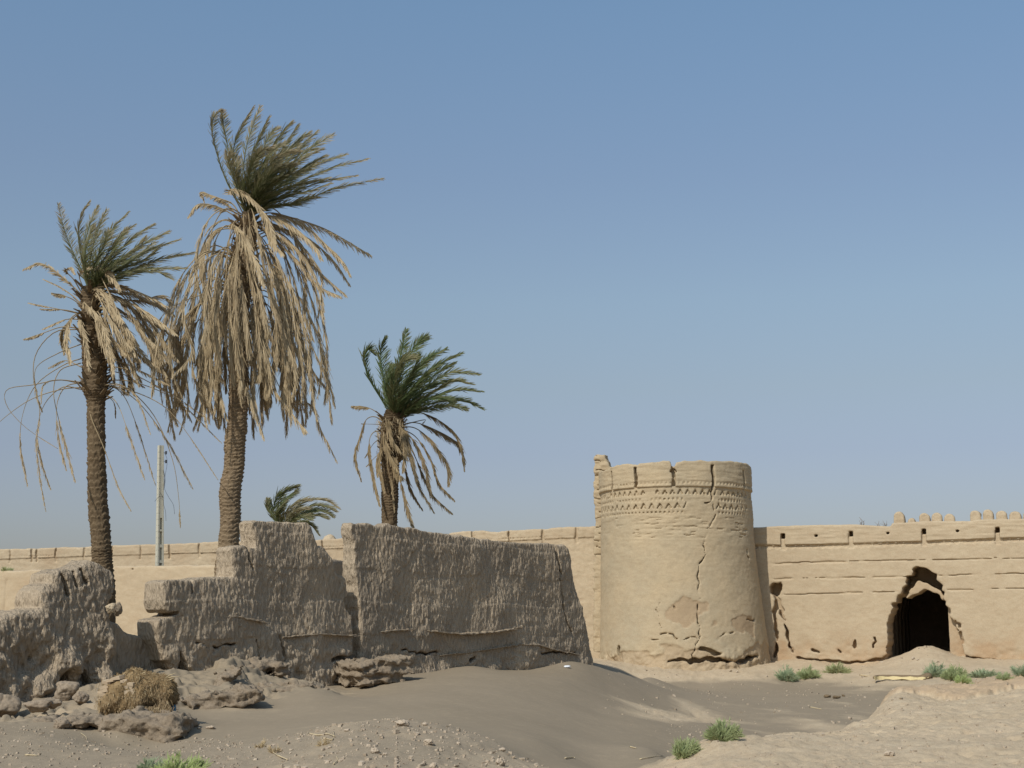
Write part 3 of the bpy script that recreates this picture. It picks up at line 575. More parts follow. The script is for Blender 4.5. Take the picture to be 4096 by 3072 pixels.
# ------------------------------------------------------------------ round tower
TC = at(2706, 2300, 57.0)[:2]
RZ = ([-1, 0, .6, 2.1, 4, 6, 9, 12], [4.0, 3.86, 3.66, 3.44, 3.24, 3.09, 3.0, 2.95])
def tpx(X, Y):
    r = ray(X, Y); R = 3.1
    for _ in range(4):
        a = r[0] ** 2 + r[1] ** 2; b = -2 * (r[0] * TC[0] + r[1] * TC[1]); c = TC @ TC - R * R
        disc = b * b - 4 * a * c
        k = (-b - math.sqrt(max(disc, 0))) / (2 * a)
        x, y, z = r * k; z += CAMZ; R = np.interp(z, *RZ)
    return (math.atan2(x - TC[0], TC[1] - y), z)
def tower():
    root = empty('round_tower', (TC[0], TC[1], 0), 'round mud brick watchtower with cracked side, zigzag bands and slit parapet', 'tower')
    top = [(2400, 1890), (2430, 1880), (2445, 1869), (2481, 1858), (2506, 1854), (2552, 1861), (2561, 1854), (2620, 1848), (2681, 1843), (2684, 1861), (2699, 1863), (2706, 1851), (2734, 1843), (2799, 1840), (2832, 1845), (2857, 1843), (2915, 1843), (2958, 1849), (2987, 1856), (2999, 1870)]
    TT = [tpx(*p) for p in top]; zl = tpx(2683, 1946)[1]
    th = np.arange(-2.3, 2.3, .0108); zz = np.arange(-.35, TT[12][1] + .4, .034); rr = np.arange(2.2, 4.35, .046)
    T2, Z2 = np.meshgrid(th, zz, indexing='ij')
    Rw = np.interp(Z2, *RZ); ua = T2 * 3.1
    q = np.stack([ua, 0 * ua, Z2], -1)
    Rw = Rw - (Rw - 3.0) * .85 * sstep(-.35, -1.35, T2)
    Rf = Rw + .025 * fbm(q * .9, 3, 3)
    Rf = Rf + .07 * sstep(zl - .01, zl + .02, Z2)                       # parapet ledge
    core_and_lit = sstep(.03, .12, 1.25 + .55 * fbm(q * np.array([.9, 1, 1]), 4, 7) - Z2) * (T2 > -1.2)
    pt = tpx(2750, 2450); patch = sstep(.0, .08, .55 + .25 * fbm(q * 2.4, 4, 17) - np.hypot((ua - pt[0] * 3.1) / 1.3, (Z2 - pt[1]) / .9))
    pt = tpx(2980, 2500); patch = np.maximum(patch, sstep(.0, .08, .62 + .25 * fbm(q * 2.4, 4, 18) - np.hypot((ua - pt[0] * 3.1) / 1.1, (Z2 - pt[1]) / .7)))
    pt = tpx(2860, 2490); patch = np.maximum(patch, sstep(.0, .08, .15 + .2 * fbm(q * 2.4, 4, 19) - np.hypot((ua - pt[0] * 3.1) / 1., (Z2 - pt[1]) / 1.4)))
    Rf = Rf - .045 * core_and_lit - .03 * patch
    topz = np.interp(T2, [a for a, b in TT], [b for a, b in TT]) + .03 * noise(q * 6, 2)
    Fv = rr[None, None, :] - Rf[..., None]
    Fv = smax(Fv, (Z2 - topz)[..., None], .07)
    inn = np.minimum(rr[None, None, :] - (Rf - .55)[..., None], 9)
    Fv = np.maximum(Fv, -np.maximum(inn, (zl - .1 - Z2)[..., None]))    # hollow behind the parapet
    r3 = rr[None, None, :]; Rb = Rf[..., None]
    def cut(d2, depth):
        nonlocal Fv
        Fv = np.maximum(Fv, -np.maximum(d2[..., None], (Rb - depth) - r3))
    # parapet slits
    for X, w_, y0 in ((2447, .05, 1885), (2541, .07, 1868), (2694, .075, 1862), (2852, .07, 1860), (2973, .06, 1882)):
        a, _ = tpx(X, 1920); z0 = tpx(X, y0)[1]
        cut(np.maximum(np.abs(ua - a * 3.05 + .02 * np.sin(Z2 * 8)) - w_, np.maximum(Z2 - z0, zl + .0 - Z2)), .30)
    a, z0 = tpx(2692, 1884); cut(np.maximum(np.abs(ua - a * 3.05) - .13 + .6 * np.maximum(Z2 - z0, 0), np.abs(Z2 - z0 - .03) - .09), .4)
    # dentils just above the ledge
    dn = np.maximum(np.abs(Z2 - zl - .13) - .028, .04 - np.abs((ua / .17) % 1 - .5) * .17); cut(dn, .05)
    cut(np.maximum(np.abs(Z2 - zl - .2) - .016, -1), .025)
    # zigzag rows and small dentil rows
    wear = fbm(q * 1.3, 3, 29)
    def vee(Yc, sp, h, dep, ph):
        z0 = tpx(2690, Yc)[1]; x = np.abs(((ua + ph) / sp) % 1 - .5) * sp; hh = h * (1 + .25 * wear)
        o_ = np.maximum(x - sp * .40 * (1 - (Z2 - z0) / hh), z0 - Z2); i_ = np.maximum(x - sp * .22 * (1 - (Z2 - z0) / (hh * .62)), z0 - .05 - Z2)
        cut(np.maximum(o_, -i_) + np.where((wear > .5), .05, 0), dep)
    def dent(Yc, sp, h, dep):
        z0 = tpx(2690, Yc)[1]; x = np.abs((ua / sp) % 1 - .5) * sp
        cut(np.maximum(x - sp * .22, np.abs(Z2 - z0) - h / 2) + np.where(wear > .3, .05, 0), dep)
    vee(1978, .30, .22, .10, 0); dent(1996, .17, .09, .06); vee(2033, .34, .23, .10, .1); dent(2048, .17, .09, .06)
    # eroded brick courses below the bands
    R = random.Random(3)
    for k in range(46):
        X = R.uniform(2450, 2990); Y = R.choice([2072, 2080, 2090, 2098, 2106, 2115, 2122, 2131, 2140, 2150]) + R.uniform(-2, 2); a, z0 = tpx(X, Y); L = R.uniform(.08, .32)
        cut(np.maximum(np.abs(ua - a * 3.1) - L, np.abs(Z2 - z0 + .012 * np.sin(ua * 14)) - R.uniform(.008, .018)), R.uniform(.03, .06))
    # the long crack
    def crack(L, w_, dep, sd, stp=.12, am=.035):
        p = [(a * 3.1, z) for a, z in [tpx(*c) for c in L]]; p = densify(p, stp, am, sd, False)
        m = (Z2 > min(b for a, b in p) - .4) & (Z2 < max(b for a, b in p) + .4)
        d = seg_dist(ua, Z2, p) + .018 * noise(q * 5, sd) - w_; cut(np.where(m, d, 1), dep)
    crack([(2847, 1862), (2849, 1900), (2848, 1940), (2846, 1975), (2850, 1990), (2845, 2003), (2838, 2010), (2819, 2012)], .024, .4, 1)
    crack([(2850, 2010), (2855, 2035), (2860, 2050)], .012, .2, 12)
    crack([(2863, 2060), (2850, 2085), (2832, 2111), (2825, 2142), (2813, 2180), (2824, 2218), (2797, 2256), (2790, 2307)], .013, .3, 2)
    crack([(2790, 2307), (2794, 2358), (2803, 2396), (2792, 2421), (2790, 2459), (2800, 2516)], .010, .3, 3)
    crack([(2800, 2516), (2794, 2566), (2781, 2604), (2771, 2636)], .016, .3, 4)
    crack([(2580, 2550), (2610, 2560), (2642, 2560), (2643, 2536), (2668, 2532)], .010, .14, 5)
    crack([(2675, 2535), (2700, 2552), (2735, 2560), (2760, 2550), (2790, 2555)], .014, .15, 6)
    crack([(2870, 2560), (2900, 2535), (2935, 2530)], .012, .12, 16)
    crack([(2640, 2410), (2622, 2440), (2640, 2500), (2643, 2536)], .007, .1, 26)
    crack([(2990, 2200), (2992, 2225), (2998, 2232)], .045, .3, 7)
    crack([(2695, 2425), (2700, 2435)], .03, .12, 9); crack([(2990, 2480), (3020, 2478)], .02, .12, 19)
    crack([(2456, 2590), (2455, 2620)], .07, .3, 8)
    crack([(2806, 2594), (2830, 2598), (2850, 2606), (2884, 2616)], .07, .35, 10)
    crack([(2760, 2648), (2830, 2634), (2890, 2640), (2920, 2650), (2960, 2648), (3000, 2630), (3034, 2625)], .085, .5, 11)
    crack([(2673, 2648), (2700, 2642), (2768, 2640)], .055, .35, 12)
    V, Q = surface_nets(Fv, th, zz, rr)
    x = TC[0] + V[:, 2] * np.sin(V[:, 0]); y = TC[1] - V[:, 2] * np.cos(V[:, 0]); W = np.stack([x, y, V[:, 1]], 1)
    N = vnormals(W, Q)
    out = np.stack([x - TC[0], y - TC[1], 0 * x], 1)
    if (N * out).sum() < 0: Q = Q[:, ::-1]; N = -N
    lo = sstep(1.6, .5, V[:, 1])
    W += N * (.007 * fbm(W * np.array([3, 3, 5]), 4, 1) + .005 * fbm(W * 9, 2, 5) + lo * (.09 * fbm(W * 2.6, 5, 31) + .03 * fbm(W * 7, 3, 33)) + .010 * fbm(W * np.array([2, 2, 16]), 3, 41) * sstep(4.0, 6.2, V[:, 1]))[:, None]
    it = lambda G: np.asarray(G)[np.clip(((V[:, 0] - th[0]) / .0108).astype(int), 0, len(th) - 1), np.clip(((V[:, 1] - zz[0]) / .034).astype(int), 0, len(zz) - 1)]
    A = np.clip(np.maximum(it(core_and_lit) * .55, it(patch) * .8), 0, 1)
    part('tower_shaft', W, Q, M_TOWER, root, attrs={'core_and_lit': A})
    # floor of the parapet walk
    n = 48; an = np.arange(n) * 2 * pi / n; V = np.stack([TC[0] + 2.6 * np.cos(an), TC[1] + 2.6 * np.sin(an), np.full(n, zl - .12)], 1); V = np.vstack([V, [TC[0], TC[1], zl - .12]])
    part('tower_floor', V, [(i, (i + 1) % n, n, n) for i in range(n)], M_TOWER, root, attrs={'core_and_lit': np.zeros(n + 1)})
    # ragged wall remnant rising at the tower's left edge
    fr = frame_px(2300, 57.6, 2500, 57.0)
    P = densify(fr.pxs([(2372, 2640), (2373, 2400), (2375, 2150), (2380, 2080), (2373, 1990), (2376, 1900), (2377, 1850), (2380, 1815), (2390, 1810), (2420, 1812), (2423, 1830), (2430, 1845), (2434, 1856), (2440, 1866), (2452, 1872), (2452, 2640)]), .15, .02, 4)
    def fun(s, t, z):
        s2, z2 = np.broadcast_arrays(s[:, 0], z[0]); q = np.stack([s2, 0 * s2, z2], -1)
        d = (poly_sdf(s2, z2, P) + .02 * noise(q * 5))[:, None, :]
        Fv = smax(d, np.abs(t - .3 + .04 * fbm(q * 1.3, 3, 2)[:, None, :]) - .3, .1)
        for k in range(16):
            zc = 4.9 + k * .29 + .05 * math.sin(k * 3); Fv = carve(Fv, np.maximum(np.abs(z2 - zc + .03 * np.sin(s2 * 11 + k)) - .018, np.abs(s2 - P[0][0] - .3 - .15 * math.sin(k * 2.2)) - .16 - .1 * math.sin(k * 1.7))[:, None, :], 0, .09, t)
        return Fv
    W, Q, A = sdf_build(fr, (0, 1.8, .035), (-.15, .8, .04), (1, TT[12][1] + .7, .035), fun, lambda V, N: .03 * fbm(V * np.array([4, 4, 7]), 4, 3))
    part('wall_remnant', W, Q, M_TOWER, root, attrs={'core_and_lit': A * 0 + .1})
tower()
# ------------------------------------------------------------------ streaked mud walls (foreground)
WD = np.array([.5885, .8085])
FW = Frame((-3.02, 27.0), WD)
FW.n = np.array([-WD[1], WD[0]])       # away from the camera
def drip(V, N, amp=1.0, seed=0):
    """rain-streaked plaster: vertical runnels that widen into lumps"""
    side = np.clip(1.15 - np.abs(N[:, 2]), .3, 1)
    wx = V + .10 * np.stack([noise(V * 3.1, 1), noise(V * 3.1, 2), 0 * V[:, 0]], 1) + .03 * np.stack([noise(V * 9, 1), noise(V * 9, 2), 0 * V[:, 0]], 1)
    rg = lambda n_: .45 - 1.6 * np.abs(n_)                      # ridges with sharp gullies
    a = rg(noise(wx * np.array([21, 13, 2.4]), 50 + seed)); a2 = rg(noise(wx * np.array([31, 20, 5.0]), 55 + seed)); b = fbm(V * np.array([6.0, 6, 1.0]), 3, 60 + seed); e = fbm(V * np.array([19, 15, 11]), 3, 80 + seed, .65)
    side = side * np.where(N[:, 0] < 0, 1 - .6 * sstep(.55, .85, -N[:, 0]), 1)
    return amp * side * (.008 * a + .008 * a2 + .005 * b + .011 * e)
def mudwall(name, label, P, thick, fr=FW, extra=None, cracks=(), batter=.07, S=None, Z=None, amp=1.0, seed=0, t0=0.0, lumps=0.0, round_=.05, tmax=None, lifts=True):
    P = [tuple(p) for p in P]; PP = densify(P, .09, .014, seed + 1); zt = max(b for a, b in P)
    CR = [(densify(fr.pxs(c), .1, .018, k + seed, False), w_, dep) for k, (c, w_, dep) in enumerate(cracks)]
    EX = [densify(p, .12, .02, 9) for p in (extra or [])]
    def fun(s, t, z):
        s2, z2 = np.broadcast_arrays(s[:, 0], z[0]); q = np.stack([s2, 0 * s2, z2], -1)
        d = poly_sdf(s2, z2, PP)
        for e in EX: d = np.minimum(d, poly_sdf(s2, z2, e))
        d = (d + .02 * noise(q * 6, seed))[:, None, :]
        bt = batter * np.maximum(zt - z, 0)
        lf = (.010 * np.round(((z2 + .08 * noise(q * .6, 3)) * .8) % 1) if lifts else 0 * z2)[:, None, :]
        bow = (.05 * fbm(q * .9, 3, seed + 2) + .010 * fbm(q * np.array([3.5, 1, .6]), 3, seed + 7))[:, None, :] + lf
        if lumps: bow = bow + (lumps * sstep(2.4, 1.1, z2) * fbm(q * 2.6, 4, seed + 5))[:, None, :]
        Fv = smax(smax(d, -(t - t0) - bt - bow, round_), (t - t0) - thick - bt * .6, round_)
        for c, w_, dep in CR: Fv = carve(Fv, (seg_dist(s2, z2, c) + .012 * noise(q * 7, 2))[:, None, :], w_, dep, t, -2)
        return Fv
    s0 = min(a for a, b in P) - .25; s1 = max(a for a, b in P) + .25
    if extra: s0 = min(s0, min(a for e in EX for a, b in e) - .2)
    W, Q, A = sdf_build(fr, (s0, s1, .018), (t0 - .45, t0 + thick + .35, .035), (.25, zt + .25, .019), fun, lambda V, N: drip(V, N, amp, seed), None)
    V0 = np.stack([(W[:, :2] - fr.O) @ fr.u, W[:, 2]], 1); A = np.clip(.2 + .5 * fbm(np.stack([V0[:, 0] * 1.4, 0 * V0[:, 0], V0[:, 1] * .9], 1), 4, 12 + seed), 0, .6); NN = vnormals(W, Q); NN = NN if (NN[:, 2] * (W[:, 2] - W[:, 2].mean())).sum() > 0 else -NN; A = np.clip(A + .55 * sstep(.5, .85, -(NN[:, :2] @ fr.u)) + .35 * sstep(.5, .9, NN[:, 2]), 0, 1)  # sun-facing ends and tops painted paler, as if lit, over random patches
    root = empty(name, tuple(fr.world(np.array((s0 + s1) / 2), 0, np.array(.3))), label, 'wall')
    part('wall_body', W, Q, M_WALL, root, attrs={'core_and_lit': A})
    return root
M_REED = plain('reed', (.30, .235, .16), var=.3, scale=20)
def reed(root, fr, pts, t, seed, out=.09, th=.018):
    """ledge of matted reeds left standing out of the eroded wall face"""
    R = random.Random(seed); mb = MB(); P = densify(fr.pxs(pts), .06, .006, seed, False); n = len(P)
    o = [out * (.55 + .45 * R.random()) * min(1, (i + 1) / 4, (n - i) / 4) for i in range(n)]
    V = []
    for (a, z), w_ in zip(P, o):
        hz = th * R.uniform(.6, 1.3)
        V += [fr.world(a, t + .12, z + hz), fr.world(a, t - w_, z + hz * .5), fr.world(a, t - w_, z - hz * .5), fr.world(a, t + .12, z - hz)]
    V = np.array(V); Fq = []
    for i in range(n - 1):
        for j in range(4): Fq.append((i * 4 + j, i * 4 + (j + 1) % 4, (i + 1) * 4 + (j + 1) % 4, (i + 1) * 4 + j))
    Fq += [(0, 1, 2, 3), (n * 4 - 1, n * 4 - 2, n * 4 - 3, n * 4 - 4)]
    mb.add(V, Fq)
    for k in range(n * 3):
        i = R.randrange(n); a, z = P[i]; L = R.uniform(.06, .2)
        b = fr.world(a, t - o[i] * R.random(), z + R.uniform(-.01, .01)); e = fr.world(a + L * R.uniform(.6, 1), t - o[i] * 1.1 * R.random(), z + R.uniform(-.03, .015))
        tube(mb, [b, e], [.005, .003], 3)
    return mb.build('reed_ledge', M_REED, root, smooth=False)

CP = FW.pxs([(1424, 2860), (1424, 2400), (1418, 2200), (1408, 2110), (1414, 2090), (1444, 2092), (1524, 2102), (1573, 2099), (1648, 2112), (1713, 2128), (1772, 2134), (1862, 2146), (1950, 2158), (2050, 2168), (2150, 2173), (2262, 2180), (2275, 2195), (2285, 2270), (2310, 2400), (2342, 2540), (2357, 2640), (2357, 2760)])
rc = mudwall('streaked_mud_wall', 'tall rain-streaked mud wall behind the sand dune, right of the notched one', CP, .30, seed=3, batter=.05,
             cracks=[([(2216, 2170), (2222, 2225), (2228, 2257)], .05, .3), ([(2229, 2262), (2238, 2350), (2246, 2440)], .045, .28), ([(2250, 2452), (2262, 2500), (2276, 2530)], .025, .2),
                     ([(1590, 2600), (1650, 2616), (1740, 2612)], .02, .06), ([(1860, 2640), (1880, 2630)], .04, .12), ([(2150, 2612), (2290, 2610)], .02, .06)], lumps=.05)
reed(rc, FW, [(1498, 2528), (1545, 2522), (1622, 2517)], -.12, 1, .08)
reed(rc, FW, [(1682, 2521), (1740, 2528), (1820, 2536), (1900, 2532), (1975, 2523), (2035, 2515)], -.12, 2, .13, .022)
reed(rc, FW, [(2035, 2511), (2064, 2507)], -.12, 3, .06, .01)
reed(rc, FW, [(1740, 2621), (1850, 2608), (1960, 2592), (2060, 2577), (2130, 2580), (2200, 2600), (2290, 2618)], -.14, 4, .05, .01)
BP = FW.pxs([(636, 2330), (650, 2322), (690, 2318), (740, 2316), (757, 2322), (764, 2316), (850, 2310), (903, 2309), (923, 2308), (922, 2240), (918, 2200), (930, 2187), (990, 2184), (1014, 2190), (1014, 2130), (1010, 2090), (1022, 2078), (1060, 2080), (1110, 2088), (1170, 2090), (1228, 2088), (1245, 2105), (1253, 2150), (1262, 2182), (1290, 2192), (1310, 2225), (1328, 2270), (1350, 2302), (1374, 2312), (1382, 2330), (1385, 2400), (1392, 2480), (1395, 2520), (1405, 2700), (1405, 2880), (740, 2880), (735, 2690), (712, 2640), (690, 2580), (672, 2520), (662, 2470), (655, 2452), (640, 2440), (634, 2400)])
EX = [FW.pxs([(612, 2478), (640, 2468), (672, 2472), (700, 2600), (690, 2700), (640, 2640), (615, 2560)])]
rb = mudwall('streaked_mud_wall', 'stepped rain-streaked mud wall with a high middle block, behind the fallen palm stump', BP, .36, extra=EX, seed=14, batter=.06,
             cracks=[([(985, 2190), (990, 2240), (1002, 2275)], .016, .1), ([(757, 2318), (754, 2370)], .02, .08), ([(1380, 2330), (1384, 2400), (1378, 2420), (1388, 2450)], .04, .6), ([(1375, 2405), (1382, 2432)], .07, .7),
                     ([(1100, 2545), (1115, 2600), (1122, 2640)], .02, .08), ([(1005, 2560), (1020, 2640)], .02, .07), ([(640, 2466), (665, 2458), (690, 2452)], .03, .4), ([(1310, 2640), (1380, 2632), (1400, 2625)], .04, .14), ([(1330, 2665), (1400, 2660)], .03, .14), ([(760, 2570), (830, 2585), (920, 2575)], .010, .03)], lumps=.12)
reed(rb, FW, [(757, 2560), (800, 2520), (845, 2490), (880, 2468)], -.12, 5, .045, .014)
reed(rb, FW, [(880, 2468), (925, 2466), (970, 2478), (1032, 2490)], -.13, 6, .09, .02)
reed(rb, FW, [(1110, 2548), (1200, 2540), (1260, 2535), (1330, 2540), (1400, 2543)], -.14, 7, .07, .012)
AP = FW.pxs([(-260, 2960), (-260, 2540), (-120, 2500), (-20, 2480), (30, 2455), (58, 2441), (105, 2438), (148, 2428), (156, 2360), (175, 2340), (205, 2331), (214, 2296), (247, 2276), (294, 2280), (336, 2260), (366, 2241), (400, 2249), (434, 2274), (464, 2300), (462, 2352), (448, 2394), (430, 2420), (440, 2500), (448, 2620), (452, 2960)])
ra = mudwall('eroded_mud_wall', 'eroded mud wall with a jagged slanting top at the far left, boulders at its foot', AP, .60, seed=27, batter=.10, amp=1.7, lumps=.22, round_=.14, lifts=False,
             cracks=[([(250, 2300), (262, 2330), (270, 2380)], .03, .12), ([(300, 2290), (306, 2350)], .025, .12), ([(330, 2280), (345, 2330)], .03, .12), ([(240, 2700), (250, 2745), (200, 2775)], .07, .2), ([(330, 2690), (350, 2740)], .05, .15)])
LP = FW.pxs([(400, 2960), (400, 2420), (452, 2440), (466, 2466), (489, 2484), (520, 2494), (547, 2521), (600, 2540), (650, 2562), (690, 2610), (720, 2650), (760, 2680), (800, 2710), (800, 2960)])
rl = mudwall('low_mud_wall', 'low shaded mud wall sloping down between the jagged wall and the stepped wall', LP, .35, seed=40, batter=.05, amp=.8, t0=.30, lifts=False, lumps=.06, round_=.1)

# ------------------------------------------------------------------ rubble ledges and boulders
def rubble(name, label, poly, D, depth, seed, amp=.06, lay=.012, cat='mud ledge', mat=None, tilt=0.0, res=.022, freq=5.5):
    fr = Frame(at(np.mean([p[0] for p in poly]), 2600, D)[:2], (1, tilt)); P = densify(fr.pxs(poly), .1, .02, seed)
    s0 = min(a for a, b in P) - .2; s1 = max(a for a, b in P) + .2; z0 = min(b for a, b in P) - .15; z1 = max(b for a, b in P) + .15
    def fun(s, t, z):
        q = np.stack(np.broadcast_arrays(s, t, z), -1)
        s2, z2 = np.broadcast_arrays(s[:, 0], z[0])
        d = poly_sdf(s2, z2, P)[:, None, :]
        nb = amp * fbm(q * np.array([freq, freq, freq * 1.5]), 4, seed) + lay * np.sin(z * 34 + 5 * fbm(q * 1.4, 2, seed + 3))
        return smax(d, np.abs(t - depth / 2) - depth / 2, .12) + nb + .10 * np.clip((t / depth), 0, 1) * 0
    W, Q, A = sdf_build(fr, (s0, s1, res), (-.25, depth + .25, res * 1.4), (z0, z1, res), fun, lambda V, N: .016 * fbm(V * np.array([12, 12, 20]), 4, seed, .65) - .035 * np.maximum(.25 - np.abs(noise(V * np.array([6, 6, 9]), seed)), 0) / .25)
    o = mesh_np(name, W, Q, mat or M_RUB, attrs={'core_and_lit': A}); return tag(o, label, cat)
rubble('mud_ledge', 'broken layered mud ledge directly under the fallen palm stump', [(250, 2885), (330, 2872), (450, 2865), (600, 2868), (690, 2872), (716, 2890), (712, 2930), (690, 2968), (620, 2982), (540, 2968), (460, 2945), (390, 2935), (320, 2918)], 17.35, 1.2, 1, amp=.055)
rubble('mud_ledge', 'small undercut sand crust at far left below the jagged wall', [(90, 2895), (150, 2880), (250, 2872), (330, 2868), (320, 2905), (260, 2915), (180, 2905)], 17.8, .5, 2, amp=.05)
rubble('mud_ledge', 'broken mud ledge right of the fallen palm stump, above the sand slope', [(695, 2790), (760, 2794), (850, 2777), (930, 2770), (1000, 2750), (1048, 2767), (1052, 2800), (1000, 2824), (930, 2834), (850, 2850), (780, 2840), (700, 2808)], 20.75, .9, 3, amp=.05, tilt=.25)
rubble('mud_ledge', 'short steep mud ledge rising behind the one beside the palm stump', [(850, 2775), (868, 2728), (900, 2692), (950, 2660), (975, 2668), (960, 2700), (925, 2740), (905, 2775)], 22.2, .8, 13, amp=.05, tilt=.35)
rubble('mud_ledge', 'long thin layered mud ledge against the sand in the middle of the slope', [(1030, 2755), (1120, 2745), (1220, 2735), (1290, 2742), (1312, 2760), (1300, 2776), (1200, 2786), (1130, 2788), (1050, 2775)], 23.0, .7, 4, amp=.06, lay=.02, tilt=.5)
rubble('mud_ledge', 'upper crumbling mud ledge at the foot of the stepped wall', [(985, 2650), (1060, 2640), (1130, 2655), (1175, 2690), (1165, 2705), (1080, 2690), (1030, 2700), (985, 2690)], 24.3, .6, 5, amp=.06, lay=.02, tilt=.6)
rubble('mud_ledge', 'undercut mud shelf at the left foot of the tall wall behind the dune', [(1440, 2652), (1560, 2640), (1655, 2636), (1662, 2650), (1650, 2690), (1600, 2730), (1500, 2750), (1440, 2740)], 26.2, .9, 6, amp=.05, lay=.03, tilt=.8)
def rock(name, label, X, Y, D, w_, h, seed, cat='boulder', group=None, mat=None, sub=4, amp=.22, parent=None):
    """X,Y: photo position of its centre; w_,h: size in photo pixels"""
    c = at(X, Y, D); k = D / F; rx = w_ / 2 * k; rz = h / 2 * k; ry = (rx + rz) / 2
    n = 30 if w_ > 30 else 12; u = np.linspace(0, pi, n); v = np.arange(2 * n) * pi / n
    U, Vv = np.meshgrid(u, v, indexing='ij'); d = np.stack([np.sin(U) * np.cos(Vv), np.sin(U) * np.sin(Vv), np.cos(U)], -1).reshape(-1, 3)
    Rk = np.random.default_rng(seed + 400); pn = Rk.normal(0, 1, (13, 3)); pn /= np.linalg.norm(pn, axis=1)[:, None]; dd_ = d @ pn.T; fa = np.min(np.where(dd_ > .15, Rk.uniform(.72, .98, 13) / np.maximum(dd_, .15), 9), axis=1); fa = np.minimum(fa, 1.15)
    f = fa + amp * .5 * fbm(d * 1.6, 5, seed, .6) + amp * .55 * np.minimum(fbm(d * 3.8, 4, seed + 5, .65), .1)
    V = d * f[:, None] * np.array([rx, ry, rz]) + c
    i = (np.arange(n - 1)[:, None] * 2 * n + np.arange(2 * n)[None]).ravel(); j = (np.arange(n - 1)[:, None] * 2 * n + (np.arange(2 * n)[None] + 1) % (2 * n)).ravel()
    Q = np.stack([i, i + 2 * n, j + 2 * n, j], 1)
    o = mesh_np(name, V, Q, mat or M_ROCK, attrs={'core_and_lit': np.zeros(len(V))}); return tag(o, label, cat, group)
BL = [(15, 2822, 19.3, 120, 100, 'tall rounded mud boulder at the left picture edge below the jagged wall'), (150, 2822, 18.8, 120, 50, 'flat wide mud boulder half buried in sand by the far left wall'), (208, 2812, 18.9, 70, 44, 'small mud boulder right of the flat half buried one'),
      (270, 2760, 20.6, 95, 80, 'round cracked mud boulder leaning against the jagged wall foot'), (322, 2788, 20.0, 60, 50, 'small mud boulder between the round cracked one and the palm stump'), (245, 2895, 17.3, 60, 50, 'pointed mud boulder beside the ledge under the palm stump')]
for k, (X, Y, D, a, b, lb) in enumerate(BL): rock('mud_boulder', lb, X, Y, D, a, b, k * 3 + 2, group='mud boulders at the foot of the jagged wall')
rock('mud_brick', 'pale broken mud brick wedged in the gap beside the jagged wall', 442, 2432, 21.9, 44, 40, 5, cat='brick', mat=M_FORT, amp=.3)
rock('mud_brick', 'dark leaning mud brick behind the pale broken one beside the jagged wall', 472, 2436, 22.2, 34, 56, 15, cat='brick', mat=M_RUB, amp=.3)

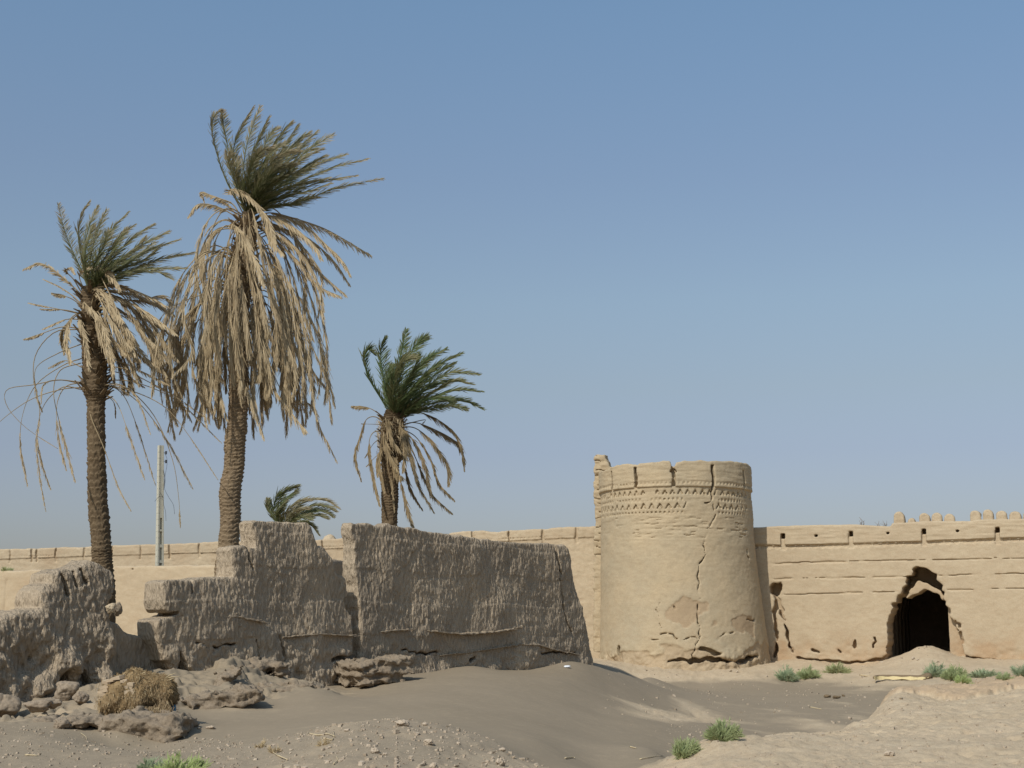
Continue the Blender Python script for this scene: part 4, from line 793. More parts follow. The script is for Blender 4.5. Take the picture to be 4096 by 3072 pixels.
# ------------------------------------------------------------------ date palms
M_TRUNK = mud('palm_bark', (.19, .140, .085), (.14, .100, .062), (.25, .19, .115), bump=.5, fine=30, dist=.02, attr='core_and_lit', ca=(.30, .225, .145))
M_TRUNK_D = mud('dark_palm_bark', (.120, .085, .050), (.085, .060, .036), (.17, .125, .075), bump=.5, fine=30, dist=.02, attr='core_and_lit', ca=(.19, .14, .085))
M_GREEN = leafmat('palm_green', (.066, .104, .032), (.105, .128, .045), (.37, .30, .19), .30)
M_DEAD = leafmat('palm_dead', (.38, .290, .165), (.26, .190, .105), (.51, .41, .255), .18)
M_GREEN2 = leafmat('fresh_palm_green', (.062, .115, .040), (.085, .130, .048), (.32, .25, .13), .3)
M_DEAD2 = leafmat('brown_dead_palm', (.24, .175, .095), (.16, .115, .065), (.42, .32, .17), .18)
def frond(P, r0, Lf, n, mat, parent, name, seed, dry=0.0, drytip=.4, bare=.15, fold=.35, wind=(.35, 0, 0), grav=.15, wide=.018, droopL=None, straggle=.0, density=1.0, mbout=None):
    """one feather leaf: rachis tube plus leaflets swept towards the tip"""
    R = np.random.default_rng(seed); C_ = catmull(P, 26); mb = mbout or MB(); L = np.linalg.norm(np.diff(C_, axis=0), axis=1).sum()
    tt = np.linspace(0, 1, 26)
    tube(mb, C_, r0 * (1 - .85 * tt) + .002, 4, dry * .8 + .1)
    m = int(n * density); t = bare + (1 - bare) * (np.arange(m) + R.random(m) * .8) / m; t = np.clip(t, 0, .999)
    k = t * 25; i = k.astype(int); f = (k - i)[:, None]; B = C_[i] * (1 - f) + C_[np.minimum(i + 1, 25)] * f
    T = np.gradient(C_, axis=0)[i]; T /= np.linalg.norm(T, axis=1)[:, None] + 1e-9
    up = np.array([0.0, -.35, 1.0]) + R.normal(0, .25, 3)
    S = np.cross(T, up); S /= np.linalg.norm(S, axis=1)[:, None] + 1e-9; U = np.cross(S, T)
    prof = np.clip(np.sin(np.clip((t - bare) / (1 - bare) * .93 + .07, 0, 1) ** .75 * pi), .0, 1) ** .6 * .8 + .2
    V = []; A = []
    for sd_ in (-1, 1):
        ang = (fold + R.normal(0, .10, m))[:, None]; jit = R.normal(0, .10 + straggle, (m, 3))
        D = T + sd_ * S * np.tan(ang) + U * .25 * R.normal(.3, .5, (m, 1)) + np.array(wind) * .6 + np.array([0, 0, -grav]) + jit
        D /= np.linalg.norm(D, axis=1)[:, None]
        ll = (Lf * prof * R.uniform(.7, 1.12, m))[:, None]
        w_ = (wide * R.uniform(.7, 1.2, m))[:, None]
        side = np.cross(D, np.array([0.15, -1, .2]) + R.normal(0, .4, (m, 3))); side /= np.linalg.norm(side, axis=1)[:, None] + 1e-9
        mid = B + D * ll * .5 + np.array([0, 0, -1]) * grav * .12 * ll + np.array(wind) * .04 * ll; tip = B + D * ll + np.array([0, 0, -1]) * grav * .55 * ll + np.array(wind) * .22 * ll
        V.append(np.stack([B - side * w_ * .25, B + side * w_ * .25, mid + side * w_ * .5, mid - side * w_ * .5, tip - side * .003, tip + side * .003], 1))
        da = np.clip(dry + drytip * t ** 2 + R.normal(0, .12, m), 0, 1)
        A.append(np.stack([da, da, np.clip(da + .08, 0, 1), np.clip(da + .08, 0, 1), np.clip(da + .35 * drytip + .1, 0, 1), np.clip(da + .35 * drytip + .1, 0, 1)], 1))
    V = np.concatenate(V).reshape(-1, 3); A = np.concatenate(A).ravel(); nb = len(V) // 6; b = np.arange(nb)[:, None] * 6
    Q = np.concatenate([b + np.array([0, 1, 2, 3]), b + np.array([3, 2, 5, 4])]); mb.add(V, Q, A)
    if mbout is None: return mb.build(name, mat, parent, smooth=False)
def pxcurve(pts, D, R, off, bow=0.0):
    """photo polyline given real depth: starts at the crown, leaves it by off metres at the tip"""
    n = len(pts); return np.array([at(x, y, D + off * (i / (n - 1)) ** 1.1 + bow * sin(pi * i / (n - 1))) for i, (x, y) in enumerate(pts)])
def trunk(parent, pts, D, seed, ring=.115, jag=.028, lo=None, mt=None):
    """pts: (photo x, y, width px) from the foot up; sawtooth leaf scars spiral round it"""
    c = np.array([at(x, y, D) for x, y, w_ in pts]); r = np.array([w_ / 2 * D / F for x, y, w_ in pts])
    g = np.array([c[0][0], c[0][1], gz(c[0][0], c[0][1]) - .15]);
    if c[0][2] > g[2] + .1: c = np.vstack([g, c]); r = np.concatenate([[r[0] * 1.1], r])
    n = int((c[-1][2] - c[0][2]) / .016); C_ = catmull(c, n); rr_ = np.interp(np.linspace(0, 1, n), np.linspace(0, 1, len(r)), r)
    m = 72; th = np.arange(m) * 2 * pi / m; Z = np.arange(n)[:, None] * .016; TT = th[None]
    k = TT / (2 * pi) * 9
    row = Z / ring + .5 * (np.floor(k) % 2) + .25 * np.sin(TT * 2) * 0; rw = np.floor(row); fr_ = row - rw
    kk = (k % 1); arc = 4 * kk * (1 - kk)
    h = ((rw * 12.9898 + np.floor(k) * 78.233 + seed) % 3.7) / 3.7
    fr_ = (row + .35 * arc * -1) % 1
    saw = fr_ ** 1.6                                             # flares upward, then steps back
    q = np.stack([np.broadcast_to(TT, (n, m)) * 1.0, Z + 0 * TT, 0 * Z + 0 * TT], -1)
    rad = rr_[:, None] * .93 + jag * saw * (.6 + .9 * h) + .012 * fbm(q * np.array([2, 6, 1]), 3, seed) + .010 * fbm(q * np.array([9, 25, 1]), 2, seed + 1)
    V = np.stack([C_[:, 0][:, None] + rad * np.sin(TT), C_[:, 1][:, None] - rad * np.cos(TT), C_[:, 2][:, None] + .25 * jag * saw + 0 * TT], -1).reshape(-1, 3)
    i = (np.arange(n - 1)[:, None] * m + np.arange(m)[None]).ravel(); j = (np.arange(n - 1)[:, None] * m + (np.arange(m)[None] + 1) % m).ravel()
    Q = np.stack([i, j, j + m, i + m], 1)
    A = np.clip(saw * .9 * (.4 + .6 * h), 0, 1).ravel()
    return part('trunk', V, Q, mt or M_TRUNK, parent, attrs={'core_and_lit': A}), C_, rr_
def boots(parent, cx0, y0, y1, D, rpx, seed, n=60, L=(.12, .3), mt=None):
    """stubs of cut leaf bases standing off the upper trunk, with fibre between"""
    R = random.Random(seed); mb = MB()
    for k in range(n):
        y = R.uniform(y0, y1); f = (y - y0) / (y1 - y0 + 1e-9); x = cx0 if not callable(cx0) else cx0(y); c = at(x, y, D); a = R.uniform(0, 2 * pi); r = rpx * D / F * R.uniform(.75, 1.0); o = np.array([sin(a), -cos(a), 0]); l = R.uniform(*L); w_ = R.uniform(.035, .07)
        s = np.array([cos(a), sin(a), 0]); b = c + o * r * .55; e = c + o * (r + l * .4) + np.array([0, 0, l * R.uniform(.35, 1)])
        V = [b - s * w_, b + s * w_, e + s * w_ * .6, e - s * w_ * .6]; V += [v + o * .035 for v in V[:2]] + [v + o * .02 for v in V[2:]]
        mb.add(V, [(3, 2, 1, 0), (4, 5, 6, 7), (0, 1, 5, 4), (1, 2, 6, 5), (2, 3, 7, 6), (3, 0, 4, 7)], [R.uniform(0, 1)] * 8)
    return mb.build('leaf_stubs', mt or M_TRUNK, parent, smooth=False, attr='core_and_lit')
def fibre(parent, x, y0, y1, D, rpx, seed, n=500):
    R = np.random.default_rng(seed); mb = MB(); a = R.random(n) * 2 * pi; y = R.uniform(y0, y1, n)
    for k in range(n):
        c = at(x, y[k], D); o = np.array([sin(a[k]), -cos(a[k]), 0]); b = c + o * rpx * D / F * R.uniform(.85, 1.05); d = R.normal(0, .05, 3) + np.array([0.02, 0, -.12]); s = np.array([.006, 0, 0.002])
        mb.add([b - s, b + s, b + d + s * .3, b + d - s * .3], [(0, 1, 2, 3)], [R.random()])if False else mb.add([b - s, b + s, b + d + s * .3, b + d - s * .3], [(0, 1, 2, 3)], [R.random()] * 4)
    return mb.build('fibre_sheath', M_DEAD, parent, smooth=False)
def hanging(parent, c0, c1, D, n, seed, rmin, rmax, zt0, zt1, windx=.25, Lf=.34, sidebias=0.0, n_leaf=85, rb=.2, mbout=None, amin=-9):
    """dead skirt: leaves bent over and hanging; c0,c1 top and bottom photo points of the crown zone"""
    R = np.random.default_rng(seed); out = []
    for k in range(n):
        f = R.random() ** .8; c = at(mix(c0[0], c1[0], f), mix(c0[1], c1[1], f), D); a = (k * 2.39996 + R.normal(0, .3)); o = np.array([sin(a), -cos(a), 0])
        if sin(a) < amin: a = -a; o = np.array([sin(a), -cos(a), 0])
        rad = R.uniform(rmin, rmax) * (.7 + .5 * (1 - f)) * (.62 + .38 * abs(sin(a))) * (1.18 if sin(a) < 0 else 1); wx = windx * R.uniform(.5, 1.4)
        zt = R.uniform(zt0, zt1) - (.25 if R.random() < .15 else 0); zt = min(zt, c[2] - .9)
        if cos(a) > 0 and abs(sin(a)) < .6: zt += R.uniform(.2, 1.3) * (c[2] - zt) / 3.5; rad *= 1.1
        b = c + o * rb; H = b[2] - zt; rise = R.uniform(.02, .22)
        P = [b, b + o * rad * .38 + [wx * .1, 0, rise], b + o * rad * .72 + [wx * .3, 0, -H * .16 + rise * .3], b + o * rad * .95 + [wx * .6, 0, -H * .48], b + o * rad * (1.0 + R.normal(0, .08)) + [wx * .9, 0, -H * .78], b + o * rad * (.98 + R.normal(0, .12)) + [wx * 1.15, R.normal(0, .05), -H]]
        out.append(frond(P, .014, Lf * R.uniform(.8, 1.25), n_leaf, M_DEAD, parent, 'dead_frond', seed * 100 + k, dry=R.uniform(0, .5), drytip=.3, bare=R.uniform(.28, .45), fold=.11, wind=(.05, 0, 0), grav=.40, wide=.015, straggle=.02, mbout=mbout))
    return out

def T2(pts, ox, oy, k): return [(ox + x * k, oy + y * k) for x, y in pts]
# -- the tall palm in the middle
def tall_palm():
    D = 31.0; R = np.random.default_rng(5)
    g = at(905, 2400, D); root = empty('date_palm', (g[0], g[1], gz(g[0], g[1])), 'tallest date palm with a thick skirt of hanging dead fronds, behind the notched wall', 'palm tree', 'date palms blown to the right by the wind')
    trunk(root, [(890, 2420, 84), (900, 2300, 82), (913, 2195, 78), (922, 2074, 80), (919, 1972, 86), (937, 1863, 80), (940, 1773, 84), (950, 1682, 77), (952, 1562, 73), (952, 1441, 72), (958, 1250, 80), (965, 1080, 90), (985, 950, 80), (995, 850, 46)], D, 3)
    boots(root, lambda y: np.interp(y, [850, 1400], [985, 955]), 880, 1380, D, 52, 4, 110)
    K = lambda pts: T2(pts, 600, 380, .5546)
    G = [ # live leaves (crop px), dryness, depth offset at the tip, leaflet length
        ([(690, 850), (560, 640), (470, 380), (448, 230), (470, 140), (522, 112)], .55, .3, .22), ([(690, 850), (600, 560), (545, 290), (525, 180), (520, 112)], .45, .5, .22),
        ([(690, 850), (615, 560), (600, 400), (660, 230), (745, 85)], .35, -.3, .30), ([(700, 850), (665, 650), (690, 400), (740, 230), (795, 80)], .45, .6, .28),
        ([(705, 850), (700, 650), (740, 430), (800, 280), (855, 165)], .2, -.2, .34), ([(710, 850), (720, 660), (800, 430), (860, 300), (915, 238)], .15, .8, .34),
        ([(715, 850), (740, 680), (850, 440), (940, 290), (1010, 205)], .1, -.6, .40), ([(720, 850), (760, 690), (900, 480), (985, 340), (1066, 220)], .05, .5, .38),
        ([(720, 850), (780, 690), (930, 480), (1050, 345), (1140, 275)], .1, -.3, .40), ([(725, 850), (800, 700), (950, 520), (1080, 380), (1205, 262)], .1, .9, .38),
        ([(725, 850), (820, 700), (980, 540), (1140, 400), (1320, 285)], .2, -.7, .38), ([(725, 855), (820, 710), (960, 590), (1080, 470), (1240, 390)], .2, -1.1, .36),
        ([(730, 855), (840, 740), (1000, 620), (1210, 500), (1410, 430)], .1, .6, .36), ([(730, 855), (850, 750), (1050, 640), (1300, 530), (1570, 462)], .25, -.5, .34),
        ([(730, 860), (860, 770), (1050, 690), (1260, 620), (1490, 582)], .3, .4, .32), ([(735, 870), (870, 810), (1080, 770), (1350, 670), (1680, 604)], .3, -.3, .32),
        ([(720, 860), (760, 700), (850, 520), (950, 430), (1075, 400)], .45, -1.5, .34), ([(705, 860), (700, 680), (740, 500), (800, 410), (880, 370)], .35, -1.4, .32),
        ([(735, 870), (850, 800), (1000, 790), (1110, 750), (1200, 740)], .2, .9, .3), ([(700, 860), (640, 700), (590, 560), (560, 470), (575, 430)], .5, -.8, .3),
        ([(715, 860), (750, 740), (830, 620), (930, 530), (1040, 500)], .05, -1.2, .4), ([(715, 860), (730, 720), (780, 560), (860, 430), (960, 350)], .05, -1.0, .4),
        ([(720, 860), (770, 740), (900, 620), (1060, 560), (1200, 500)], .1, -1.1, .4), ([(725, 860), (800, 760), (940, 690), (1100, 640), (1290, 600)], .1, -.9, .36),
        ([(705, 860), (680, 740), (700, 600), (740, 480), (790, 400)], .1, -1.0, .38), ([(725, 860), (790, 740), (880, 600), (960, 470), (1060, 350)], .0, .2, .4),
        ([(725, 860), (830, 740), (960, 640), (1120, 520), (1260, 440)], .0, .1, .4), ([(725, 865), (840, 790), (960, 740), (1120, 700), (1300, 640)], .1, .2, .36),
        ([(710, 860), (720, 760), (770, 640), (850, 540), (900, 440)], .1, -.4, .4), ([(690, 850), (660, 760), (640, 640), (620, 560), (640, 450)], .4, -.4, .3)]
    for k, (p, dr, off, Lf) in enumerate(G): frond(pxcurve(K(p), D, R, off, off * .3), .016, Lf * 1.15, 88, M_GREEN, root, 'frond', k, dry=dr * .55, drytip=.55, bare=.10, fold=.60, wind=(.38, 0, .05), grav=.05, wide=.017)
    Dd = [([(660, 900), (600, 790), (500, 745), (430, 720), (375, 700), (390, 770)], .3, .14), ([(650, 900), (540, 830), (430, 790), (340, 792), (275, 878)], -.3, .2), ([(650, 900), (570, 800), (510, 760), (500, 750)], .3, .12),
        ([(680, 870), (610, 740), (575, 685), (650, 690), (770, 790), (860, 930), (905, 1060)], -1.2, .32), ([(640, 930), (590, 925), (640, 970), (700, 1050), (740, 1180)], -.9, .3), ([(700, 900), (790, 840), (850, 960), (880, 1050), (960, 1150)], -1.3, .3),
        ([(730, 890), (860, 850), (1010, 880), (1250, 960), (1450, 1070), (1590, 1155)], .4, .3), ([(730, 890), (860, 870), (1100, 930), (1270, 1080), (1370, 1180), (1440, 1290)], -.5, .34), ([(730, 890), (850, 870), (1000, 930), (1150, 1050), (1235, 1175)], -1, .34),
        ([(730, 910), (880, 950), (1100, 1010), (1300, 1170), (1440, 1372)], .7, .28), ([(730, 930), (860, 990), (1060, 1110), (1260, 1310), (1415, 1445)], .4, .28), ([(730, 930), (860, 1010), (1030, 1160), (1210, 1370), (1380, 1455)], -.2, .26),
        ([(720, 920), (830, 950), (980, 1040), (1120, 1190), (1220, 1400), (1250, 1640)], -.6, .32), ([(720, 920), (850, 920), (1000, 980), (1100, 1100), (1230, 1300), (1210, 1600)], .3, .3), ([(640, 950), (500, 960), (420, 1040), (330, 1200), (280, 1330)], .5, .22), ([(640, 950), (540, 900), (440, 950), (390, 1020)], -.2, .05), ([(640, 960), (480, 980), (390, 1100), (370, 1250), (400, 1450)], -.5, .3),
        ([(700, 900), (640, 960), (680, 1060), (760, 1200), (820, 1380)], -1.5, .34)]
    for k, (p, off, Lf) in enumerate(Dd): frond(pxcurve(K(p), D, R, off), .015, Lf, 75, M_DEAD, root, 'dead_frond', 200 + k, dry=.3, drytip=.3, bare=.2, fold=.28, wind=(.25, 0, -.1), grav=.45, wide=.024, straggle=.04)
    z0 = at(960, 1730, D)[2]; z1 = at(960, 1560, D)[2]
    hanging(root, (985, 930), (958, 1180), D, 44, 7, .75, 1.85, z0, z1, .24, .36)
    hanging(root, (994, 835), (985, 960), D, 24, 17, .7, 1.35, z1 + .5, z1 + 1.7, .45, .30, rb=.12)
    mm = MB(); hanging(root, (985, 980), (956, 1330), D, 72, 8, .45, 1.65, z0 + .1, z1 + .7, .22, .34, mbout=mm)
    o = mm.build('inner_dead_fronds', M_DEAD, root, smooth=False); o['kind'] = 'stuff'
    # a few long thin ones that reach lower
    KK = lambda pts: T2(pts, 600, 1200, .6028)
    for k, (p, off) in enumerate([([(640, 100), (780, 400), (900, 640), (1060, 690), (1130, 850), (1240, 1070)], .5), ([(600, 80), (700, 380), (800, 560), (980, 800), (1035, 865)], -1.2), ([(600, 60), (640, 300), (680, 500), (700, 700), (755, 915)], -1.3), ([(700, 100), (980, 200), (1120, 400), (1190, 550), (1225, 700)], .2), ([(560, 50), (545, 300), (600, 500), (660, 640), (715, 820)], -1.4), ([(480, -50), (300, 50), (150, 200), (60, 400), (80, 680)], .1), ([(480, -50), (330, 100), (280, 400), (340, 650), (375, 830)], -.5), ([(500, 0), (400, 200), (420, 450), (470, 650), (512, 790)], -.9), ([(480, -80), (200, 20), (50, 150), (10, 350), (25, 560)], .4), ([(480, -50), (240, 100), (150, 300), (130, 520), (160, 740)], -.3), ([(480, -50), (260, 80), (200, 300), (195, 560), (228, 800)], .2)]):
        frond(pxcurve(KK(p), D, R, off), .011, .28, 55, M_DEAD, root, 'dead_frond', 300 + k, dry=.35, drytip=.3, bare=.42, fold=.14, wind=(.1, 0, 0), grav=.5, wide=.016)
tall_palm()
def left_palm():
    D = 30.0; R = np.random.default_rng(6)
    g = at(415, 2400, D); root = empty('date_palm', (g[0], g[1], gz(g[0], g[1])), 'date palm at far left with long thin drooping dead leaf stalks, behind the jagged wall', 'palm tree', 'date palms blown to the right by the wind')
    trunk(root, [(420, 2420, 82), (410, 2262, 80), (405, 2176, 76), (391, 2002, 76), (386, 1809, 70), (384, 1620, 70), (382, 1560, 100), (376, 1423, 96), (370, 1330, 92), (362, 1240, 74), (356, 1150, 60)], D, 9, mt=M_TRUNK_D)
    boots(root, lambda y: np.interp(y, [1150, 1600], [358, 383]), 1150, 1600, D, 60, 14, 150, (.12, .34), mt=M_TRUNK_D)
    K = lambda pts: T2(pts, 0, 700, .9645)
    G = [([(370, 480), (330, 380), (290, 290), (262, 210), (242, 118)], .5, .2, .22), ([(372, 480), (345, 380), (325, 260), (335, 170), (370, 110)], .5, -.5, .24), ([(372, 480), (358, 380), (355, 280), (375, 200), (405, 130)], .25, .4, .26), ([(375, 480), (370, 390), (385, 300), (410, 220), (442, 143)], .3, -.3, .26),
        ([(378, 480), (385, 400), (420, 310), (460, 230), (530, 155)], .15, .6, .32), ([(380, 480), (400, 410), (450, 320), (500, 250), (552, 210)], .3, -.8, .32), ([(380, 480), (410, 410), (480, 330), (550, 260), (637, 205)], .2, .3, .36), ([(382, 480), (420, 420), (500, 350), (590, 290), (698, 235)], .15, -.6, .36),
        ([(385, 480), (430, 430), (520, 370), (620, 310), (742, 268)], .1, .7, .34), ([(385, 485), (440, 440), (540, 400), (660, 350), (805, 322)], .2, -.2, .34), ([(385, 490), (450, 450), (540, 410), (640, 400), (718, 432)], .15, .8, .28), ([(385, 490), (440, 440), (540, 400), (650, 390), (770, 388)], .2, -.9, .32),
        ([(380, 485), (410, 430), (470, 370), (540, 320), (600, 260)], .05, -1., .36), ([(380, 485), (400, 430), (440, 360), (480, 290), (520, 230)], .0, -.9, .34), ([(378, 485), (380, 420), (400, 350), (430, 290), (450, 230)], .05, -.8, .3), ([(384, 485), (430, 430), (500, 390), (580, 360), (660, 300)], .0, -.4, .36), ([(375, 485), (360, 420), (350, 340), (370, 260), (385, 210)], .2, -1, .26), ([(378, 485), (400, 420), (470, 380), (560, 340), (640, 280)], .05, .9, .36)]
    for k, (p, dr, off, Lf) in enumerate(G): frond(pxcurve(K(p), D, R, off, off * .3), .015, Lf * 1.15, 80, M_GREEN, root, 'frond', 500 + k, dry=dr * .55, drytip=.5, bare=.10, fold=.60, wind=(.38, 0, .05), grav=.05, wide=.017)
    Dd = [([(360, 520), (300, 460), (230, 400), (165, 366), (98, 390)], .2, .2, .2), ([(360, 530), (310, 440), (275, 400), (290, 385), (310, 410)], -.6, .12, .4), ([(350, 550), (300, 500), (240, 460), (178, 432)], .3, .05, .4), ([(350, 550), (290, 510), (215, 490)], -.3, .1, .6), ([(350, 580), (260, 560), (115, 530)], .1, .05, .7), ([(350, 580), (270, 560), (165, 556)], -.3, .06, .6),
        ([(350, 600), (270, 600), (175, 640)], .3, .07, .5), ([(350, 640), (260, 630), (180, 655), (98, 682)], -.1, .09, .65),
        ([(360, 500), (330, 410), (410, 378), (460, 420), (495, 475)], -.9, .3, .2), ([(370, 500), (410, 460), (500, 460), (610, 500), (690, 545)], -.4, .3, .2), ([(370, 510), (430, 480), (540, 490), (640, 530), (720, 580)], .4, .3, .2), ([(370, 520), (440, 500), (560, 540), (650, 600), (730, 660)], -.6, .3, .2), ([(370, 520), (450, 510), (580, 520), (660, 500), (700, 520)], .6, .26, .2), ([(370, 540), (450, 540), (560, 600), (640, 690), (700, 780)], .2, .26, .25), ([(370, 550), (440, 560), (520, 640), (590, 740), (650, 800)], -.3, .26, .3), ([(370, 540), (430, 530), (500, 600), (540, 700), (620, 790)], .6, .26, .3),
        ([(365, 520), (390, 470), (440, 500), (480, 570), (510, 610)], -1., .28, .2), ([(365, 520), (350, 530), (390, 570), (430, 640), (450, 740)], -1.1, .28, .2), ([(350, 560), (330, 600), (350, 680), (370, 810)], -1., .24, .25), ([(345, 560), (290, 600), (275, 680), (290, 780)], -.6, .24, .25), ([(345, 560), (260, 640), (265, 740)], .3, .2, .25), ([(370, 560), (420, 600), (450, 700), (470, 820)], -1., .26, .2), ([(360, 530), (400, 500), (460, 560), (520, 650), (560, 750)], -.9, .28, .2), ([(370, 560), (470, 600), (540, 700), (560, 830)], .5, .24, .3), ([(365, 530), (450, 490), (560, 560), (680, 640), (740, 700)], .9, .28, .3)]
    for k, (p, off, Lf, br) in enumerate(Dd): frond(pxcurve(K(p), D, R, off), .014, Lf, 70, M_DEAD, root, 'dead_frond', 600 + k, dry=.3, drytip=.3, bare=br, fold=.30, wind=(.25, 0, -.05), grav=.35, wide=.024, straggle=.04)
    Th = [([(350, 870), (250, 850), (140, 870), (30, 890), (30, 960), (110, 1050), (240, 1135)], .2, .02, .9), ([(350, 880), (250, 890), (120, 935), (0, 1022), (-60, 1090)], -.3, .03, .9), ([(340, 760), (260, 790), (150, 870), (95, 990), (85, 1120), (115, 1290)], .3, .14, .72), ([(330, 640), (230, 650), (155, 730), (138, 830), (165, 980), (150, 1100), (165, 1250), (190, 1395)], -.4, .13, .6), ([(335, 780), (250, 810), (222, 900), (250, 1040), (280, 1150), (312, 1272)], -.7, .18, .55), ([(340, 890), (260, 880), (185, 950), (155, 1060), (170, 1180), (210, 1302)], .4, .13, .65), ([(340, 860), (270, 880), (235, 960), (245, 1100), (275, 1220)], -.2, .16, .6), ([(340, 700), (240, 740), (150, 800), (150, 900), (175, 980)], .5, .12, .6),
        ([(410, 870), (500, 890), (590, 960), (700, 1110), (800, 1300)], .3, .16, .6), ([(410, 900), (480, 940), (530, 1060), (600, 1262)], -.5, .14, .6), ([(410, 860), (500, 900), (560, 1020), (645, 1285)], .5, .12, .65), ([(410, 870), (530, 890), (680, 960), (790, 1090), (905, 1265)], -.2, .06, .75), ([(410, 850), (560, 860), (740, 940), (920, 1112)], .7, .07, .7), ([(410, 860), (520, 880), (640, 1000), (715, 1180), (740, 1330), (748, 1460)], .1, .08, .88), ([(365, 930), (380, 1010), (430, 1130), (490, 1290), (545, 1395)], -1.0, .08, .6), ([(400, 880), (470, 870), (560, 910), (625, 1075)], -.9, .1, .6), ([(400, 800), (500, 800), (620, 860), (700, 900), (860, 1010)], .4, .1, .55), ([(400, 780), (480, 770), (600, 820), (700, 870)], -.4, .12, .5), ([(410, 800), (520, 830), (600, 880)], .8, .1, .5), ([(345, 800), (270, 770), (200, 800)], .6, .08, .5), ([(340, 860), (240, 850), (180, 870), (170, 950)], -.9, .08, .5), ([(400, 890), (470, 940), (480, 1010)], .8, .06, .5)]
    hanging(root, (358, 1150), (366, 1300), D, 24, 27, .45, 1.15, at(366, 1560, D)[2], at(366, 1420, D)[2], .6, .28, rb=.14, amin=-.25)
    for k, (p, off, Lf, br) in enumerate(Th): frond(pxcurve(K(p), D, R, off), .011, Lf, 48, M_DEAD, root, 'dead_frond', 700 + k, dry=.15, drytip=.2, bare=br, fold=.20, wind=(.1, 0, 0), grav=.5, wide=.013, straggle=.03)
left_palm()
